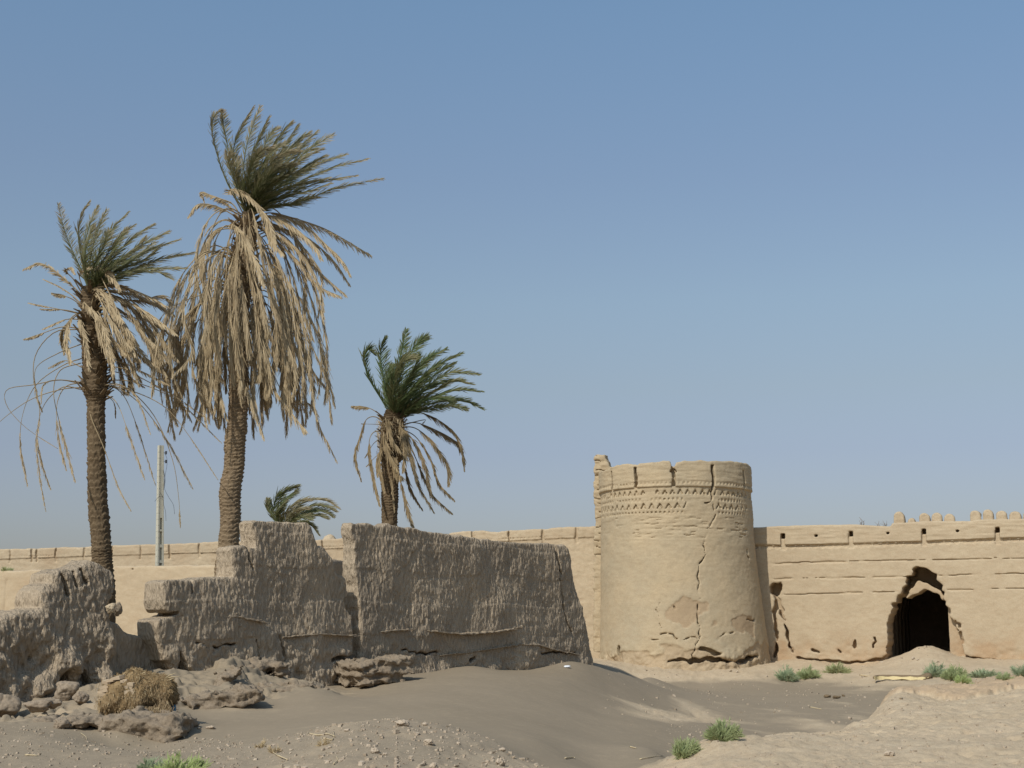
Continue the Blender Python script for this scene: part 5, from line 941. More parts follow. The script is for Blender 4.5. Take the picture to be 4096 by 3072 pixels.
def right_palm():
    D = 38.0; R = np.random.default_rng(8)
    g = at(1556, 2400, D); root = empty('date_palm', (g[0], g[1], gz(g[0], g[1])), 'greenest date palm, standing alone behind the tall streaked wall left of the tower', 'palm tree', 'date palms blown to the right by the wind')
    trunk(root, [(1556, 2400, 64), (1558, 2099, 62), (1560, 1980, 68), (1562, 1855, 72), (1566, 1800, 96), (1570, 1720, 100), (1572, 1668, 76), (1573, 1640, 56)], D, 15, ring=.10, mt=M_TRUNK_D)
    boots(root, lambda y: 1568, 1670, 1850, D, 58, 24, 80, (.12, .3), mt=M_TRUNK_D); fibre(root, 1568, 1670, 1840, D, 60, 3, 500)
    K = lambda pts: T2(pts, 1300, 1260, .5668)
    G = [([(480, 740), (400, 600), (310, 450), (275, 320), (295, 245), (345, 275)], .05, .3, .34), ([(482, 740), (440, 580), (405, 400), (395, 250), (425, 160)], .0, -.4, .34), ([(490, 740), (480, 560), (520, 350), (550, 220), (570, 104)], .0, .3, .3), ([(492, 740), (500, 560), (560, 360), (640, 220), (718, 150)], .05, -.4, .42), ([(488, 740), (480, 600), (500, 420), (540, 330), (630, 300)], .55, -1.3, .42), ([(492, 740), (520, 600), (600, 440), (720, 310), (850, 242)], .0, .5, .42),
        ([(495, 740), (540, 620), (660, 480), (800, 350), (962, 268)], .05, -.6, .42), ([(495, 740), (550, 630), (680, 500), (800, 400), (910, 340)], .05, .6, .4), ([(500, 742), (580, 640), (740, 490), (900, 405), (1088, 420)], .3, .2, .34), ([(500, 742), (600, 640), (760, 540), (900, 470), (1040, 490)], .45, -.9, .36), ([(500, 745), (600, 660), (760, 580), (920, 530), (1105, 540)], .15, -.3, .36), ([(500, 748), (620, 670), (800, 610), (960, 600), (1120, 668)], .15, .4, .32), ([(500, 750), (620, 690), (760, 660), (880, 640), (1005, 668)], .35, -.7, .3), ([(500, 748), (600, 660), (700, 600), (820, 590), (900, 620)], .05, -1.1, .36),
        ([(490, 740), (500, 620), (560, 500), (620, 400), (660, 280)], .0, -1.0, .42), ([(490, 740), (530, 620), (620, 520), (700, 430), (800, 360)], .0, -1.2, .42), ([(490, 740), (470, 620), (470, 500), (500, 400), (540, 300)], .05, -.9, .4), ([(495, 740), (560, 660), (660, 560), (760, 500), (880, 460)], .0, -.2, .4), ([(492, 740), (520, 640), (580, 500), (660, 380), (760, 280)], .0, .9, .4), ([(485, 740), (450, 640), (440, 520), (450, 420), (470, 350)], .1, .6, .32)]
    for k, (p, dr, off, Lf) in enumerate(G): frond(pxcurve(K(p), D, R, off, off * .3), .016, Lf * 1.2, 100, M_GREEN2, root, 'frond', 900 + k, dry=dr * .55, drytip=.2, bare=.10, fold=.58, wind=(.38, 0, .05), grav=.05, wide=.022)
    Dd = [([(440, 760), (370, 690), (290, 650), (190, 642)], .2, .16, .55), ([(440, 780), (360, 720), (290, 740), (245, 860), (212, 1000), (255, 1172)], .3, .22, .4), ([(440, 800), (400, 775), (255, 768)], -.2, .02, .9), ([(430, 820), (340, 830), (310, 930), (340, 1150), (385, 1345)], -.5, .22, .45), ([(430, 870), (350, 900), (280, 1010)], .3, .03, .8), ([(440, 960), (370, 990), (290, 1072)], -.4, .03, .8), ([(430, 900), (370, 1000), (370, 1140)], -.6, .14, .5),
        ([(520, 770), (620, 690), (760, 720), (900, 820), (960, 950), (982, 1090)], -.4, .32, .3), ([(530, 780), (640, 760), (800, 820), (920, 890), (960, 950)], .5, .32, .3), ([(530, 790), (640, 800), (760, 900), (860, 1060), (870, 1195)], -.2, .3, .3), ([(530, 800), (640, 860), (740, 1010), (800, 1180), (910, 1305)], .5, .26, .3), ([(530, 800), (620, 880), (700, 1050), (750, 1275)], -.5, .26, .3), ([(530, 850), (620, 970), (690, 1130), (760, 1270), (898, 1400)], .2, .24, .35), ([(530, 860), (600, 1030), (660, 1200), (768, 1392)], -.4, .22, .35), ([(520, 880), (560, 1060), (600, 1220), (686, 1372)], .6, .22, .35), ([(500, 1000), (540, 1200), (580, 1370), (622, 1502)], -.5, .24, .3), ([(460, 760), (440, 740), (460, 850), (530, 965)], -1.1, .34, .2), ([(450, 790), (415, 850), (450, 980), (515, 1105)], -1., .32, .25), ([(520, 780), (560, 820), (600, 970), (650, 1175)], -1., .34, .2), ([(510, 780), (530, 790), (560, 930), (550, 1100)], -1.1, .32, .2), ([(530, 780), (700, 740), (690, 765)], .2, .03, .8), ([(450, 900), (440, 1050), (470, 1200), (490, 1390)], -1.1, .12, .5), ([(460, 900), (480, 1000), (500, 1100), (540, 1150)], -1.2, .3, .3), ([(420, 800), (400, 900), (380, 1050), (420, 1250)], -.8, .22, .4)]
    for k, (p, off, Lf, br) in enumerate(Dd): frond(pxcurve(K(p), D, R, off), .014, Lf, 65, M_DEAD2, root, 'dead_frond', 1000 + k, dry=.15, drytip=.3, bare=br, fold=.28, wind=(.2, 0, -.05), grav=.45, wide=.026, straggle=.03)
right_palm()
def small_palm():
    D = 46.0; R = np.random.default_rng(9)
    g = at(1150, 2400, D); root = empty('date_palm', (g[0], g[1], gz(g[0], g[1])), 'small date palm showing only its windswept crown above the notched wall', 'palm tree', 'date palms blown to the right by the wind')
    trunk(root, [(1140, 2400, 50), (1142, 2200, 50), (1145, 2125, 52)], D, 21)
    K = lambda pts: T2(pts, 600, 1200, .6028)
    G = [([(890, 1540), (810, 1440), (780, 1380), (778, 1320)], .1, .2, .28), ([(890, 1540), (820, 1420), (840, 1320), (900, 1260), (985, 1232)], .0, -.4, .4), ([(895, 1540), (860, 1420), (880, 1340), (940, 1290), (960, 1270)], .0, .4, .36), ([(900, 1540), (880, 1450), (930, 1370), (1000, 1330), (1050, 1330)], .5, -1, .4), ([(900, 1540), (930, 1430), (1020, 1340), (1150, 1325), (1255, 1385)], .6, .2, .34), ([(900, 1540), (950, 1440), (1060, 1370), (1160, 1370), (1230, 1400)], .25, -.4, .36), ([(900, 1540), (960, 1450), (1060, 1400), (1150, 1400), (1210, 1436)], .1, .4, .34), ([(900, 1540), (960, 1460), (1040, 1430), (1120, 1430), (1170, 1450)], .2, -.7, .34), ([(900, 1540), (900, 1470), (960, 1400), (1040, 1380)], .45, -1.1, .4), ([(895, 1545), (850, 1460), (860, 1390), (900, 1330)], .1, -.7, .34), ([(900, 1560), (980, 1480), (1060, 1490), (1120, 1560)], .1, .3, .25), ([(900, 1545), (930, 1470), (1000, 1440), (1070, 1450)], .1, -1.2, .36)]
    for k, (p, dr, off, Lf) in enumerate(G): frond(pxcurve(K(p), D, R, off, off * .3), .016, Lf * 1.15, 80, M_GREEN, root, 'frond', 1200 + k, dry=dr * .8, drytip=.3, bare=.08, fold=.5, wind=(.5, 0, .0), grav=.05, wide=.025)
small_palm()
# ------------------------------------------------------------------ concrete utility pole
M_CONC = plain('weathered_concrete', (.42, .405, .325), .85, var=.12, scale=6); M_DARK = plain('dark_iron', (.03, .03, .035), .6)
def box(mb, c, h, rot=0.0):
    c = np.array(c, float); x = np.array([cos(rot), sin(rot), 0]) * h[0]; y = np.array([-sin(rot), cos(rot), 0]) * h[1]; z = np.array([0, 0, h[2]])
    V = [c + i * x + j * y + k * z for k in (-1, 1) for i, j in ((-1, -1), (1, -1), (1, 1), (-1, 1))]
    mb.add(V, [(3, 2, 1, 0), (4, 5, 6, 7), (0, 1, 5, 4), (1, 2, 6, 5), (2, 3, 7, 6), (3, 0, 4, 7)])
def pole():
    D = 60.8; b = at(636, 2420, D); t = at(643, 1782, D); root = empty('utility_pole', (b[0], b[1], b[2]), 'pale concrete utility pole with window-like recesses behind the plain wall, cut wires dangling', 'utility pole')
    rot = radians(38); ax = np.array([t[0] - b[0], 0, t[2] - b[2]]); L = ax[2]; ax = ax / L
    hs = []                                                     # hollow panels: z from top in photo px
    zof = lambda Y: at(640, Y, D)[2]
    wins = [(zof(2240), zof(2190)), (zof(2178), zof(2126)), (zof(2118), zof(2072)), (zof(2300), zof(2252)), (zof(2360), zof(2310))]
    W0, D0 = .155, .13                                           # half sizes at the foot
    fr_u = np.array([cos(rot), sin(rot), 0]); fr_n = np.array([-sin(rot), cos(rot), 0])
    def sec(z):                                                  # tapering
        k = 1 - .30 * (z - b[2]) / L; return W0 * k, D0 * k, b + ax * (z - b[2])
    mb = MB(); zs = sorted([b[2], t[2]] + [v for w_ in wins for v in w_])
    def slab(z0, z1, x0, x1, y0, y1):
        V = []
        for z in (z0, z1):
            w_, d_, c = sec(z)
            for x, y in ((x0, y0), (x1, y0), (x1, y1), (x0, y1)): V.append(c + fr_u * x * w_ + fr_n * y * d_)
        mb.add(V, [(3, 2, 1, 0), (4, 5, 6, 7), (0, 1, 5, 4), (1, 2, 6, 5), (2, 3, 7, 6), (3, 0, 4, 7)])
    for z0, z1 in zip(zs[:-1], zs[1:]):
        if any(abs(z0 - a) < 1e-6 and abs(z1 - c) < 1e-6 for a, c in wins):
            slab(z0, z1, -1, -.5, -1, 1); slab(z0, z1, .5, 1, -1, 1); slab(z0, z1, -.495, .495, -.05, .05)
        else:
            slab(z0, z1, -1, -.55, -1, 1); slab(z0, z1, .55, 1, -1, 1); slab(z0, z1, -.545, .545, -.88, .88)
    mb.build('pole_shaft', M_CONC, root, smooth=False, attr='core_and_lit')
    mb = MB()
    for k in range(22):
        z = mix(t[2] - .3, b[2] + 1, k / 21); w_, d_, c = sec(z); p = c - fr_u * (w_ + .002); tube(mb, [p + fr_u * .01, p - fr_u * .006], .014, 6)
        p = c - fr_n * (d_ + .002) - fr_u * w_ * .78; tube(mb, [p + fr_n * .01, p - fr_n * .006], .011, 6)
    mb.build('bolt_holes', M_DARK, root, attr='core_and_lit')
    for Y in (1811, 1846):
        mb = MB(); z = zof(Y); w_, d_, c = sec(z); p = c + fr_u * w_ * .9 - fr_n * d_ * .6; e = p + np.array([.06, 0, 0])
        tube(mb, [p, p + np.array([.10, -.02, 0])], .012, 6)
        for q, r in ((-.07, .035), (-.045, .055), (-.02, .035), (0, .05), (.02, .035), (.045, .055), (.07, .03)): pass
        zz = [-.075, -.06, -.045, -.03, -.01, .01, .03, .045, .06, .075]; rr_ = [.02, .045, .05, .03, .048, .03, .048, .05, .045, .02]
        tube(mb, [e + np.array([.06, -.02, k]) for k in zz], rr_, 10); mb.build('insulator', M_DARK, root, attr='core_and_lit')
    K = lambda P: [at(550 + x * .3617, 1700 + y * .3617, D - .15) for x, y in P]
    for P in ([(300, 310), (325, 370), (325, 450), (305, 560), (300, 640), (285, 720)], [(280, 500), (300, 580), (295, 690), (340, 790), (395, 880), (410, 985)], [(275, 780), (290, 880), (310, 960), (315, 1060)], [(290, 500), (305, 600), (300, 690)], [(245, 740), (275, 795), (240, 790), (190, 845)]):
        mb = MB(); tube(mb, catmull(K(P), 24), .007, 4); mb.build('loose_wire', M_DARK, root, attr='core_and_lit')
pole()

# ------------------------------------------------------------------ uprooted palm stump, wrapped in fibre
M_FIB = leafmat('palm_fibre', (.245, .165, .078), (.165, .105, .048), (.50, .40, .24), .05)
M_BOOT = mud('stump_bark', (.26, .18, .09), (.18, .12, .06), (.32, .24, .14), bump=.6, fine=30, dist=.02)
def stump():
    D = 18.55; c = at(545, 2772, D); root = empty('palm_stump', tuple(at(545, 2868, D)), 'uprooted palm stump lying on its side, shaggy with brown fibre, on the mud ledge', 'palm stump')
    fr = Frame(c[:2], (1, .28)); k = D / F
    Z0 = c[2]
    def fun(s, t, z):
        q = np.stack(np.broadcast_arrays(s, t, z), -1); zz = z - Z0 - .03 * np.sin(s * 4 + .4)
        d = ((np.abs(s - .04) / .46) ** 2.1 + (np.abs(t) / .29) ** 2.1 + (np.abs(zz) / .275) ** 2.1) ** .476 * .27 - .27
        e = np.sqrt((s + .30) ** 2 + (t + .05) ** 2 + (zz + .10) ** 2) - .17; d = smin(d, e, .08)
        return d + .05 * fbm(q * 4.5, 4, 3)
    W, Q, A = sdf_build(fr, (-.75, .8, .018), (-.55, .55, .022), (Z0 - .5, Z0 + .5, .018), fun, lambda V, N: .012 * fbm(V * 18, 2, 4))
    part('stump_core', W, Q, M_BOOT, root, attrs={'core_and_lit': A})
    # shaggy fibre growing from the surface, hanging down
    N = vnormals(W, Q); R = np.random.default_rng(4); mb = MB(); pick = R.choice(len(W), 9000)
    for i in pick:
        b = W[i]; n = N[i]; sx = (b - c) @ np.append(fr.u, 0)
        if sx < -.12 and n[1] < .2 and R.random() < .72: continue
        L = R.uniform(.02, .055); dn_ = np.array([R.normal(.15, .35), 0, -1.0]); dn_ = dn_ - n * (dn_ @ n); d1 = dn_ + n * R.uniform(.05, .4) + R.normal(0, .22, 3) + np.append(fr.u, 0) * R.normal(0, .5); d1 /= np.linalg.norm(d1); m = b + d1 * L * .5; d2 = d1 + np.array([0, 0, -.35]) + R.normal(0, .25, 3); d2 /= np.linalg.norm(d2); e = m + d2 * L * .6
        s = np.cross(d1, [0.2, 1, .1]); s = s / (np.linalg.norm(s) + 1e-6) * R.uniform(.0025, .006); col = np.clip(R.normal(.15, .2) + (.5 if R.random() < .12 and b[2] > Z0 else 0), 0, 1)
        mb.add([b - n * .02 - s, b - n * .02 + s, m + s, m - s, e + s * .2, e - s * .2], [(0, 1, 2, 3), (3, 2, 4, 5)], [col] * 6)
    for (X, Y, wd, h, dd) in ((450, 2832, 70, 60, -.18), (490, 2838, 60, 55, -.22), (420, 2820, 50, 60, -.1), (520, 2842, 40, 50, -.22), (560, 2850, 60, 40, -.2), (645, 2850, 50, 110, -.12), (660, 2870, 40, 90, -.1), (600, 2845, 50, 40, -.2), (430, 2765, 60, 90, -.12)):
        for j in range(260):
            p = at(X + R.normal(0, wd / 3.2), Y + R.uniform(-h / 2, h / 5), D + dd + R.normal(0, .03)); L = R.uniform(.04, .12); d = np.array([R.normal(0, .35), R.normal(-.1, .2), -1]); e = p + d * L; s = np.array([R.uniform(.002, .005), 0, .001]); col = np.clip(R.normal(.2, .2), 0, 1)
            mb.add([p - s, p + s, e + s * .3, e - s * .3], [(0, 1, 2, 3)], [col] * 4)
    mb.build('shaggy_fibre', M_FIB, root, smooth=False)
    # ring of cut leaf bases at the left end
    Rr = random.Random(2)
    for j, (X, Y, a_, w_, h) in enumerate(((418, 2748, 200, 34, 15), (410, 2765, 190, 36, 14), (412, 2782, 180, 34, 14), (424, 2733, 215, 32, 14), (440, 2722, 230, 30, 14), (462, 2714, 250, 30, 14), (500, 2740, 280, 26, 16), (512, 2752, 290, 30, 18), (516, 2770, 280, 34, 22), (506, 2790, 270, 26, 18), (494, 2726, 280, 24, 14), (486, 2756, 280, 20, 14), (404, 2800, 170, 26, 12), (520, 2738, 290, 22, 14))):
        mb = MB(); p = at(X, Y, D - .27 - .01 * (j % 3)); a = radians(a_); u = np.array([cos(a) * .3 * 0 + cos(a), 0, -sin(a) * .0]); ww = w_ * k / 2; hh = h * k / 2; rot_ = Rr.uniform(-.35, .35)
        ux = np.array([cos(rot_), .25, sin(rot_)]) * ww; uz = np.array([-sin(rot_), 0, cos(rot_)]) * hh; uy = np.array([.05, .10, .02])
        V = [p - ux - uz * .6, p + ux - uz, p + ux * .9 + uz, p - ux * 1.1 + uz * .7]; V += [v + uy for v in V]
        mb.add(V, [(0, 1, 2, 3), (7, 6, 5, 4), (0, 4, 5, 1), (1, 5, 6, 2), (2, 6, 7, 3), (3, 7, 4, 0)], [0] * 8); mb.build('leaf_base', plain('split_leaf_base', (.47, .36, .235), var=.25, scale=14) if j == 0 else bpy.data.materials['split_leaf_base'], root, smooth=False)
    for P in ([(655, 2715), (690, 2708), (722, 2706)], [(655, 2718), (680, 2700), (705, 2692)], [(650, 2740), (690, 2752)], [(660, 2725), (700, 2712)]):
        mb = MB(); tube(mb, [at(x, y, D - .05 * i) for i, (x, y) in enumerate(P)], [.010, .007, .003][:len(P)], 5, .9); mb.build('broken_stalk', M_FIB, root)
stump()
# blue plastic canister behind the stump's right end
def canister():
    mb = MB(); D = 18.75; c = at(688, 2835, D); P = [c + np.array([0, 0, z]) for z in (-.075, -.07, -.03, 0, .03, .06, .075, .085)]; tube(mb, P, [.03, .05, .055, .055, .052, .045, .02, .018], 16)
    o = mb.build('plastic_bottle', plain('blue_plastic', (.01, .13, .22), .35, var=.1), attr='core_and_lit'); tag(o, 'small blue plastic bottle half hidden behind the right end of the palm stump', 'bottle')
canister()

# ------------------------------------------------------------------ sticks, log, litter
M_STK = plain('dry_stick', (.50, .40, .24), var=.25, scale=20)
def stick(name, label, pts, D, r, cat='stick', group=None, mat=None, lift=.012):
    mb = MB(); P = []
    for X, Y in pts: p = gpx(X, Y); P.append([p[0], p[1], p[2] + lift])
    P = catmull(P, 4 * len(P)); n = len(P); tube(mb, P, np.linspace(r, r * .5, n), 5, .9)
    o = mb.build(name, mat or M_STK, attr='core_and_lit'); return tag(o, label, cat, group)
SK = [('yellow stick lying below the mud ledge right of the palm stump', [(690, 2875), (705, 2900), (738, 2955)], 17.3, .013), ('pale crooked dry stick on the crest of the gravelly mound', [(1235, 2938), (1275, 2945), (1310, 2940), (1340, 2950)], 15.4, .008),
      ('thin twig standing beside the crooked stick on the gravelly mound', [(1290, 2955), (1330, 2962), (1335, 2930)], 15.2, .006), ('short thick straw-coloured stick in the gravel, bottom centre left', [(1108, 3025), (1150, 3043)], 13.6, .009), ('bent thin stick at the bottom edge under the gravelly mound', [(1335, 3060), (1350, 3045), (1345, 3030)], 13.2, .006),
      ('pale straight stick lying at the bottom left of the gravel', [(100, 3024), (150, 3026)], 13.8, .007), ('curved thin straw on the gravel below the mud ledge', [(322, 2935), (342, 2950), (348, 2962)], 15.8, .004), ('long dark twig near the big dune, bottom centre', [(2260, 3036), (2290, 3032), (2300, 3036)], 17.5, .008),
      ('yellow reed lying on the flat sand right of the far dune', [(3240, 2830), (3285, 2838)], 34, .02), ('brown stick lying on the flat ground left of the split log', [(3440, 2702), (3480, 2706)], 49, .03), ('pale twig on the clay left of the lower right mound', [(2560, 3040), (2600, 3032), (2650, 3026)], 17.5, .008),
      ('dark thin twig beside the dune foot in the centre', [(2520, 2990), (2545, 2996)], 22, .010), ('dry root in front of the crooked stick on gravel', [(1068, 2995), (1090, 3012), (1112, 3028)], 14, .006)]
for lb, P, D, r in SK: stick('dry_stick', lb, P, D, r)
def log():
    g_ = gpx(3600, 2722); DL = g_[1]; c = g_; root = empty('split_log', (c[0], c[1], gz(c[0], c[1])), 'split palm log with bright yellow underside lying before the arched opening', 'log')
    P = [at(x, y, DL) for x, y in ((3497, 2715), (3520, 2718), (3570, 2722), (3630, 2721), (3670, 2717), (3700, 2706), (3722, 2702))]; z = gz(c[0], c[1]); P = [np.array([p[0], p[1] + .3 * math.sin(i), z + .10 + (.05 if i > 4 else 0)]) for i, p in enumerate(P)]
    mb = MB(); tube(mb, catmull(P, 24), np.interp(np.linspace(0, 1, 24), [0, .2, .7, .85, 1], [.05, .085, .09, .13, .04]), 10); mb.build('log_body', M_TRUNK, root, attr='core_and_lit')
    mb = MB(); C_ = catmull([p + np.array([0, -.085, -.02]) for p in P[:-1]], 20); n = 20; hh = np.interp(np.linspace(0, 1, n), [0, .1, .5, .75, 1], [.06, .055, .045, .05, .02]) * (1 + .3 * np.sin(np.arange(n) * 1.7))
    V = []
    for i in range(n): V += [C_[i] + [0, -.03, -hh[i]], C_[i] + [0, -.035, hh[i]], C_[i] + [0, .05, hh[i] * .8], C_[i] + [0, .05, -hh[i]]]
    mb.add(V, [(i * 4 + j, i * 4 + (j + 1) % 4, i * 4 + 4 + (j + 1) % 4, i * 4 + 4 + j) for i in range(n - 1) for j in range(4)] + [(3, 2, 1, 0), (n * 4 - 4, n * 4 - 3, n * 4 - 2, n * 4 - 1)]); mb.build('split_face', plain('fresh_palm_wood', (.66, .55, .30), var=.15, scale=12), root, smooth=False, attr='core_and_lit')
log()
M_BAG = plain('plastic_bag', (.70, .72, .74), .4, var=.1, scale=14)
def litter(lb, X, Y, D, w_, h, seed, name='plastic_bag', cat='litter', mat=None):
    p = gpx(X, Y + h * .35); rock(name, lb, X, Y - h * .1, p[1] + .02, w_, h, seed, cat=cat, mat=mat or M_BAG, amp=.4)
litter('crumpled white plastic bag at the right foot of the tall streaked wall', 2268, 2668, 31.5, 28, 11, 3)
litter('tiny white scrap on the sand below the mud ledge', 970, 2818, 20.2, 10, 9, 4); litter('white scrap on the layered mud ledge, left one of two', 1080, 2735, 22.6, 16, 6, 5); litter('white scrap on the layered mud ledge, right one of two', 1130, 2732, 22.8, 22, 6, 6)
for k, (X, Y, a, b, lb) in enumerate(((3310, 2786, 26, 14, 'dark clod on the flat sand right of the tower, left one'), (3345, 2790, 32, 14, 'dark flat clod on the flat sand right of the tower, middle one'), (3374, 2783, 14, 9, 'smallest dark clod on the flat sand right of the tower'))): litter(lb, X, Y, 39, a, b, 7 + k, 'dark_clod', 'clod', M_TRUNK)
CL = [(1610, 2895, 50, 26, 'broad crusty mud clod on top of the gravelly mound', 15.1), (1700, 2898, 22, 14, 'small clod right of the crusty one on the gravelly mound', 15), (1500, 3005, 36, 26, 'two-humped clod in the middle of the gravel slope', 13.6), (1715, 2972, 42, 22, 'flat-topped clod in the gravel right of centre', 14), (1835, 2975, 18, 13, 'rounded small clod on the right gravel slope', 14), (1735, 3064, 32, 20, 'pale clod at the bottom edge of the gravel slope', 12.2), (2000, 3052, 38, 30, 'pale square clod at the right end of the gravel slope', 13.2), (2010, 3000, 26, 15, 'brown clod above the pale square one', 14.2), (1390, 2922, 22, 13, 'clod on the left shoulder of the gravelly mound', 15.2), (1540, 3018, 18, 12, 'little clod beside the two-humped one', 13.4), (1320, 2990, 16, 12, 'tiny clod in the left gravel', 14), (845, 2912, 34, 14, 'pale flat clod lying alone in the smooth sand', 18.6), (795, 2914, 18, 9, 'dark small clod beside the pale flat one in the smooth sand', 18.6), (875, 2996, 18, 12, 'small round clod right of the green shrub at the bottom', 14.6), (3556, 3016, 36, 24, 'pale brick-like clod on the right clay mound', 14.4), (2954, 2905, 14, 10, 'pale pebble right of the upper green bush', 26), (3400, 2874, 16, 12, 'pale stone on the flat beside the right clay mound', 27), (3652, 2634, 14, 12, 'pale stone on the heap before the arched opening', 52), (3672, 2640, 10, 7, 'small stone right of the pale one on the heap', 52), (390, 3000, 20, 10, 'pale clod in the bottom left gravel', 14.4)]
for k, (X, Y, a, b, lb, D) in enumerate(CL): litter(lb, X, Y, D, a, b, 20 + k, 'mud_clod', 'clod', M_CRUMB)
def gravel(name, label, n, area, smin, smax, seed, matl=M_CRUMB):
    """crumbs of dried mud scattered over the mound"""
    R = np.random.default_rng(seed); a = np.array([[-1, -1, -1], [1, -1, -1], [1, 1, -1], [-1, 1, -1], [-1, -1, 1], [1, -1, 1], [1, 1, 1], [-1, 1, 1]], float) * .62; Fq = np.array([(3, 2, 1, 0), (4, 5, 6, 7), (0, 1, 5, 4), (1, 2, 6, 5), (2, 3, 7, 6), (3, 0, 4, 7)])
    X, Y, w_ = area(R, n); z = ground(X, Y)[0]; s = smin * (smax / smin) ** (R.random(n) ** 2.6) * w_
    V = a[None] * (1 + R.uniform(-.45, .3, (n, 8, 1))) * R.uniform(.6, 1.2, (n, 1, 3)); th = R.random(n) * 6.28; c, sn = np.cos(th)[:, None], np.sin(th)[:, None]
    V = np.stack([V[..., 0] * c - V[..., 1] * sn, V[..., 0] * sn + V[..., 1] * c, V[..., 2] * .75], -1) * s[:, None, None] + np.stack([X, Y, z + s * .25], -1)[:, None]
    Q = (np.arange(n)[:, None, None] * 8 + Fq[None]).reshape(-1, 4)
    o = mesh_np(name, V.reshape(-1, 3), Q, matl, attrs={'core_and_lit': np.zeros(n * 8)}, smooth=False); tag(o, label, 'gravel', kind='stuff')
def a1(R, n):
    D = R.uniform(11, 15.8, n * 3); X = R.normal(1600, 420, n * 3); X = np.where(np.abs(X - 1600) > 800, 1600, X); x = (X - 2048) / F * D; return x[:n], D[:n], np.ones(n)
def a2(R, n):
    D = R.uniform(12, 17.4, n); X = R.uniform(-250, 1000, n); return (X - 2048) / F * D, D, np.ones(n)
def a3(R, n):
    D = np.exp(R.uniform(np.log(12), np.log(27), n)); X = R.uniform(2650, 4500, n); return (X - 2048) / F * D, D, np.ones(n) * D / 16
def a4(R, n):
    D = R.uniform(24, 55, n); X = R.uniform(2400, 4500, n); return (X - 2048) / F * D, D, D / 16
gravel('mud_crumbs', 'pale mud crumbs strewn over the near gravelly mound', 1700, a1, .006, .035, 1); gravel('mud_crumbs', 'small mud crumbs on the sand at bottom left', 1500, a2, .006, .028, 2)
gravel('clay_crumbs', 'small clay crumbs on the pale right mounds', 2400, a3, .005, .028, 3); gravel('clay_crumbs', 'scattered crumbs on the flat ground before the fort', 800, a4, .006, .028, 4)

# ------------------------------------------------------------------ green shrubs
M_SH1 = leafmat('camelthorn_green', (.27, .33, .15), (.33, .37, .18), (.42, .36, .2), .25); M_SH2 = leafmat('salt_bush_green', (.25, .32, .19), (.31, .355, .205), (.38, .32, .2), .25); M_SH3 = leafmat('bright_green', (.33, .42, .15), (.40, .45, .19), (.42, .4, .2), .3)
def shrub(label, X, Y, D, wpx, hpx, mat, seed, n=90, dry=0.0, name='desert_shrub', zfix=None, lean=.15):
    R = np.random.default_rng(seed); c = at(X, Y, D) if zfix or Y > 3070 else gpx(X, Y); D = c[1]; k = D / F; wd = wpx * k / 2; h = hpx * k * (.8 if D > 40 else 1); base = np.array([c[0], c[1], gz(c[0], c[1]) if zfix is None else c[2]])
    root = empty(name, tuple(base), label, 'shrub', 'green shrubs on the sand'); ms = MB(); ml = MB()
    for i in range(n):
        a = R.random() * 6.28; sp = R.random() ** .5; b = base + np.array([cos(a) * wd * .35 * sp, sin(a) * wd * .35 * sp, 0]); b[2] = (gz(b[0], b[1]) if zfix is None else base[2]) - .02
        hh = h * R.uniform(.45, 1.05) * (1 - .55 * sp ** 2) * (.75 + .35 * sin(3 * a + seed)); e = b + np.array([cos(a) * wd * .75 * sp + lean * h, sin(a) * wd * .6 * sp, hh]); m = (b + e) / 2 + np.array([0, 0, hh * .12]) + R.normal(0, h * .04, 3)
        P = catmull([b, m, e], 7); tube(ms, P, np.linspace(.006, .002, 7) * max(1, D / 22), 3, .5, cap=False)
        for j in range(16):
            t = R.uniform(.15, 1) * 5.99; q = P[int(t)] * (1 - t % 1) + P[int(t) + 1] * (t % 1); d = (e - b) / (np.linalg.norm(e - b) + 1e-6) + R.normal(0, .42, 3); d /= np.linalg.norm(d); L = R.uniform(.035, .10) * max(1, D / 26) * (h / .35) ** .3
            s = np.cross(d, [.3, 1, .2]); s = s / np.linalg.norm(s) * L * .055; col = np.clip(R.normal(dry, .12), 0, 1)
            ml.add([q - s * .5, q + s * .5, q + d * L * .5 + s, q + d * L * .5 - s, q + d * L + s * .1, q + d * L - s * .1], [(0, 1, 2, 3), (3, 2, 4, 5)], [col] * 6)
    ms.build('stems', mat, root, smooth=False); ml.build('leaves', mat, root, smooth=False)
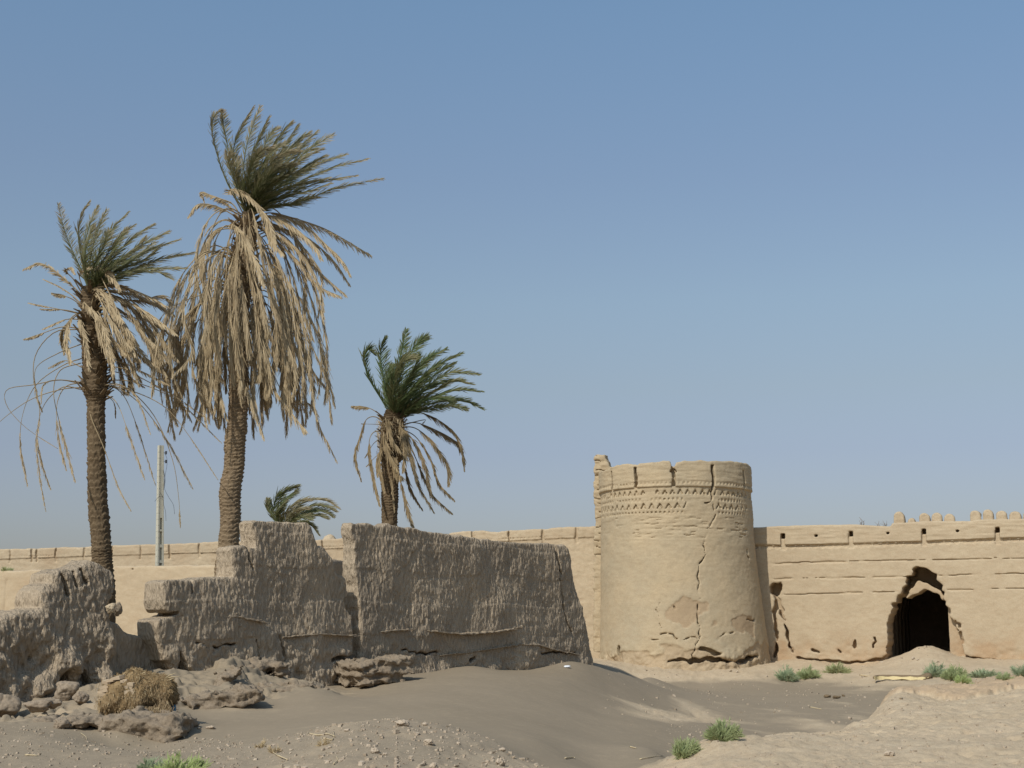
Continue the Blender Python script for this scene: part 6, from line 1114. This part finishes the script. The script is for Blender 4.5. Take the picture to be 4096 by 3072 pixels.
shrub('bright yellow-green shrub cut by the bottom edge at left', 705, 3125, 12.2, 220, 85, M_SH3, 1, 90)
shrub('dull green low shrub cut by the bottom edge just left of the bright one', 600, 3118, 12.6, 110, 60, M_SH2, 2, 60)
shrub('bushy green camelthorn, the upper one of the pair at the right clay mound', 2885, 2950, 22.4, 125, 68, M_SH1, 3, 170)
shrub('smaller green camelthorn beside the left tip of the lower right clay mound', 2735, 3025, 17.2, 100, 85, M_SH1, 4, 90)
shrub('blue-green bush at the right foot of the tower', 3140, 2722, 50.5, 80, 62, M_SH2, 5, 110)
shrub('green bush second from the tower, in front of the fort wall', 3228, 2712, 51.2, 85, 50, M_SH1, 6, 90)
shrub('half-dry bush third from the tower, in front of the fort wall', 3345, 2690, 52, 95, 45, M_SH1, 7, 80, .35)
shrub('tall thin grey-green bush just right of the heap at the arched opening', 3735, 2708, 48.2, 80, 70, M_SH2, 8, 80)
shrub('full green bush in front of the arched opening’s right side', 3812, 2718, 47.6, 90, 68, M_SH1, 9, 130)
shrub('low bright bush at the foot of the full green one', 3850, 2730, 46.6, 60, 30, M_SH3, 19, 50)
shrub('wide low green bush right of the arched opening', 3935, 2708, 47.4, 120, 40, M_SH2, 10, 100)
shrub('small bush between the wide one and the one at the right edge', 4015, 2716, 47, 60, 30, M_SH1, 11, 50)
shrub('green bush at the right picture edge below the fort wall', 4090, 2700, 47.5, 90, 50, M_SH2, 12, 90)
p_ = FO.px(25, 2279); b_ = FO.world(p_[0], .25, p_[1]); 
shrub('tiny tuft of weed on top of the plain wall at far left', 25, 2286, b_[1], 36, 20, M_SH1, 13, 25, .3, zfix=1)
# dry roots and tufts on the gravelly mound
for k, (X, Y, D, lb) in enumerate(((1045, 2990, 14.8, 'tiny dry tuft on the sand left of the gravelly mound'), (1295, 2978, 14.6, 'dry root tuft below the crooked stick'), (1100, 3010, 14, 'dark dry tuft beside the short thick stick'))):
    shrub(lb, X, Y, D, 50, 34, M_FIB, 40 + k, 9, .6, name='dry_tuft', lean=0)
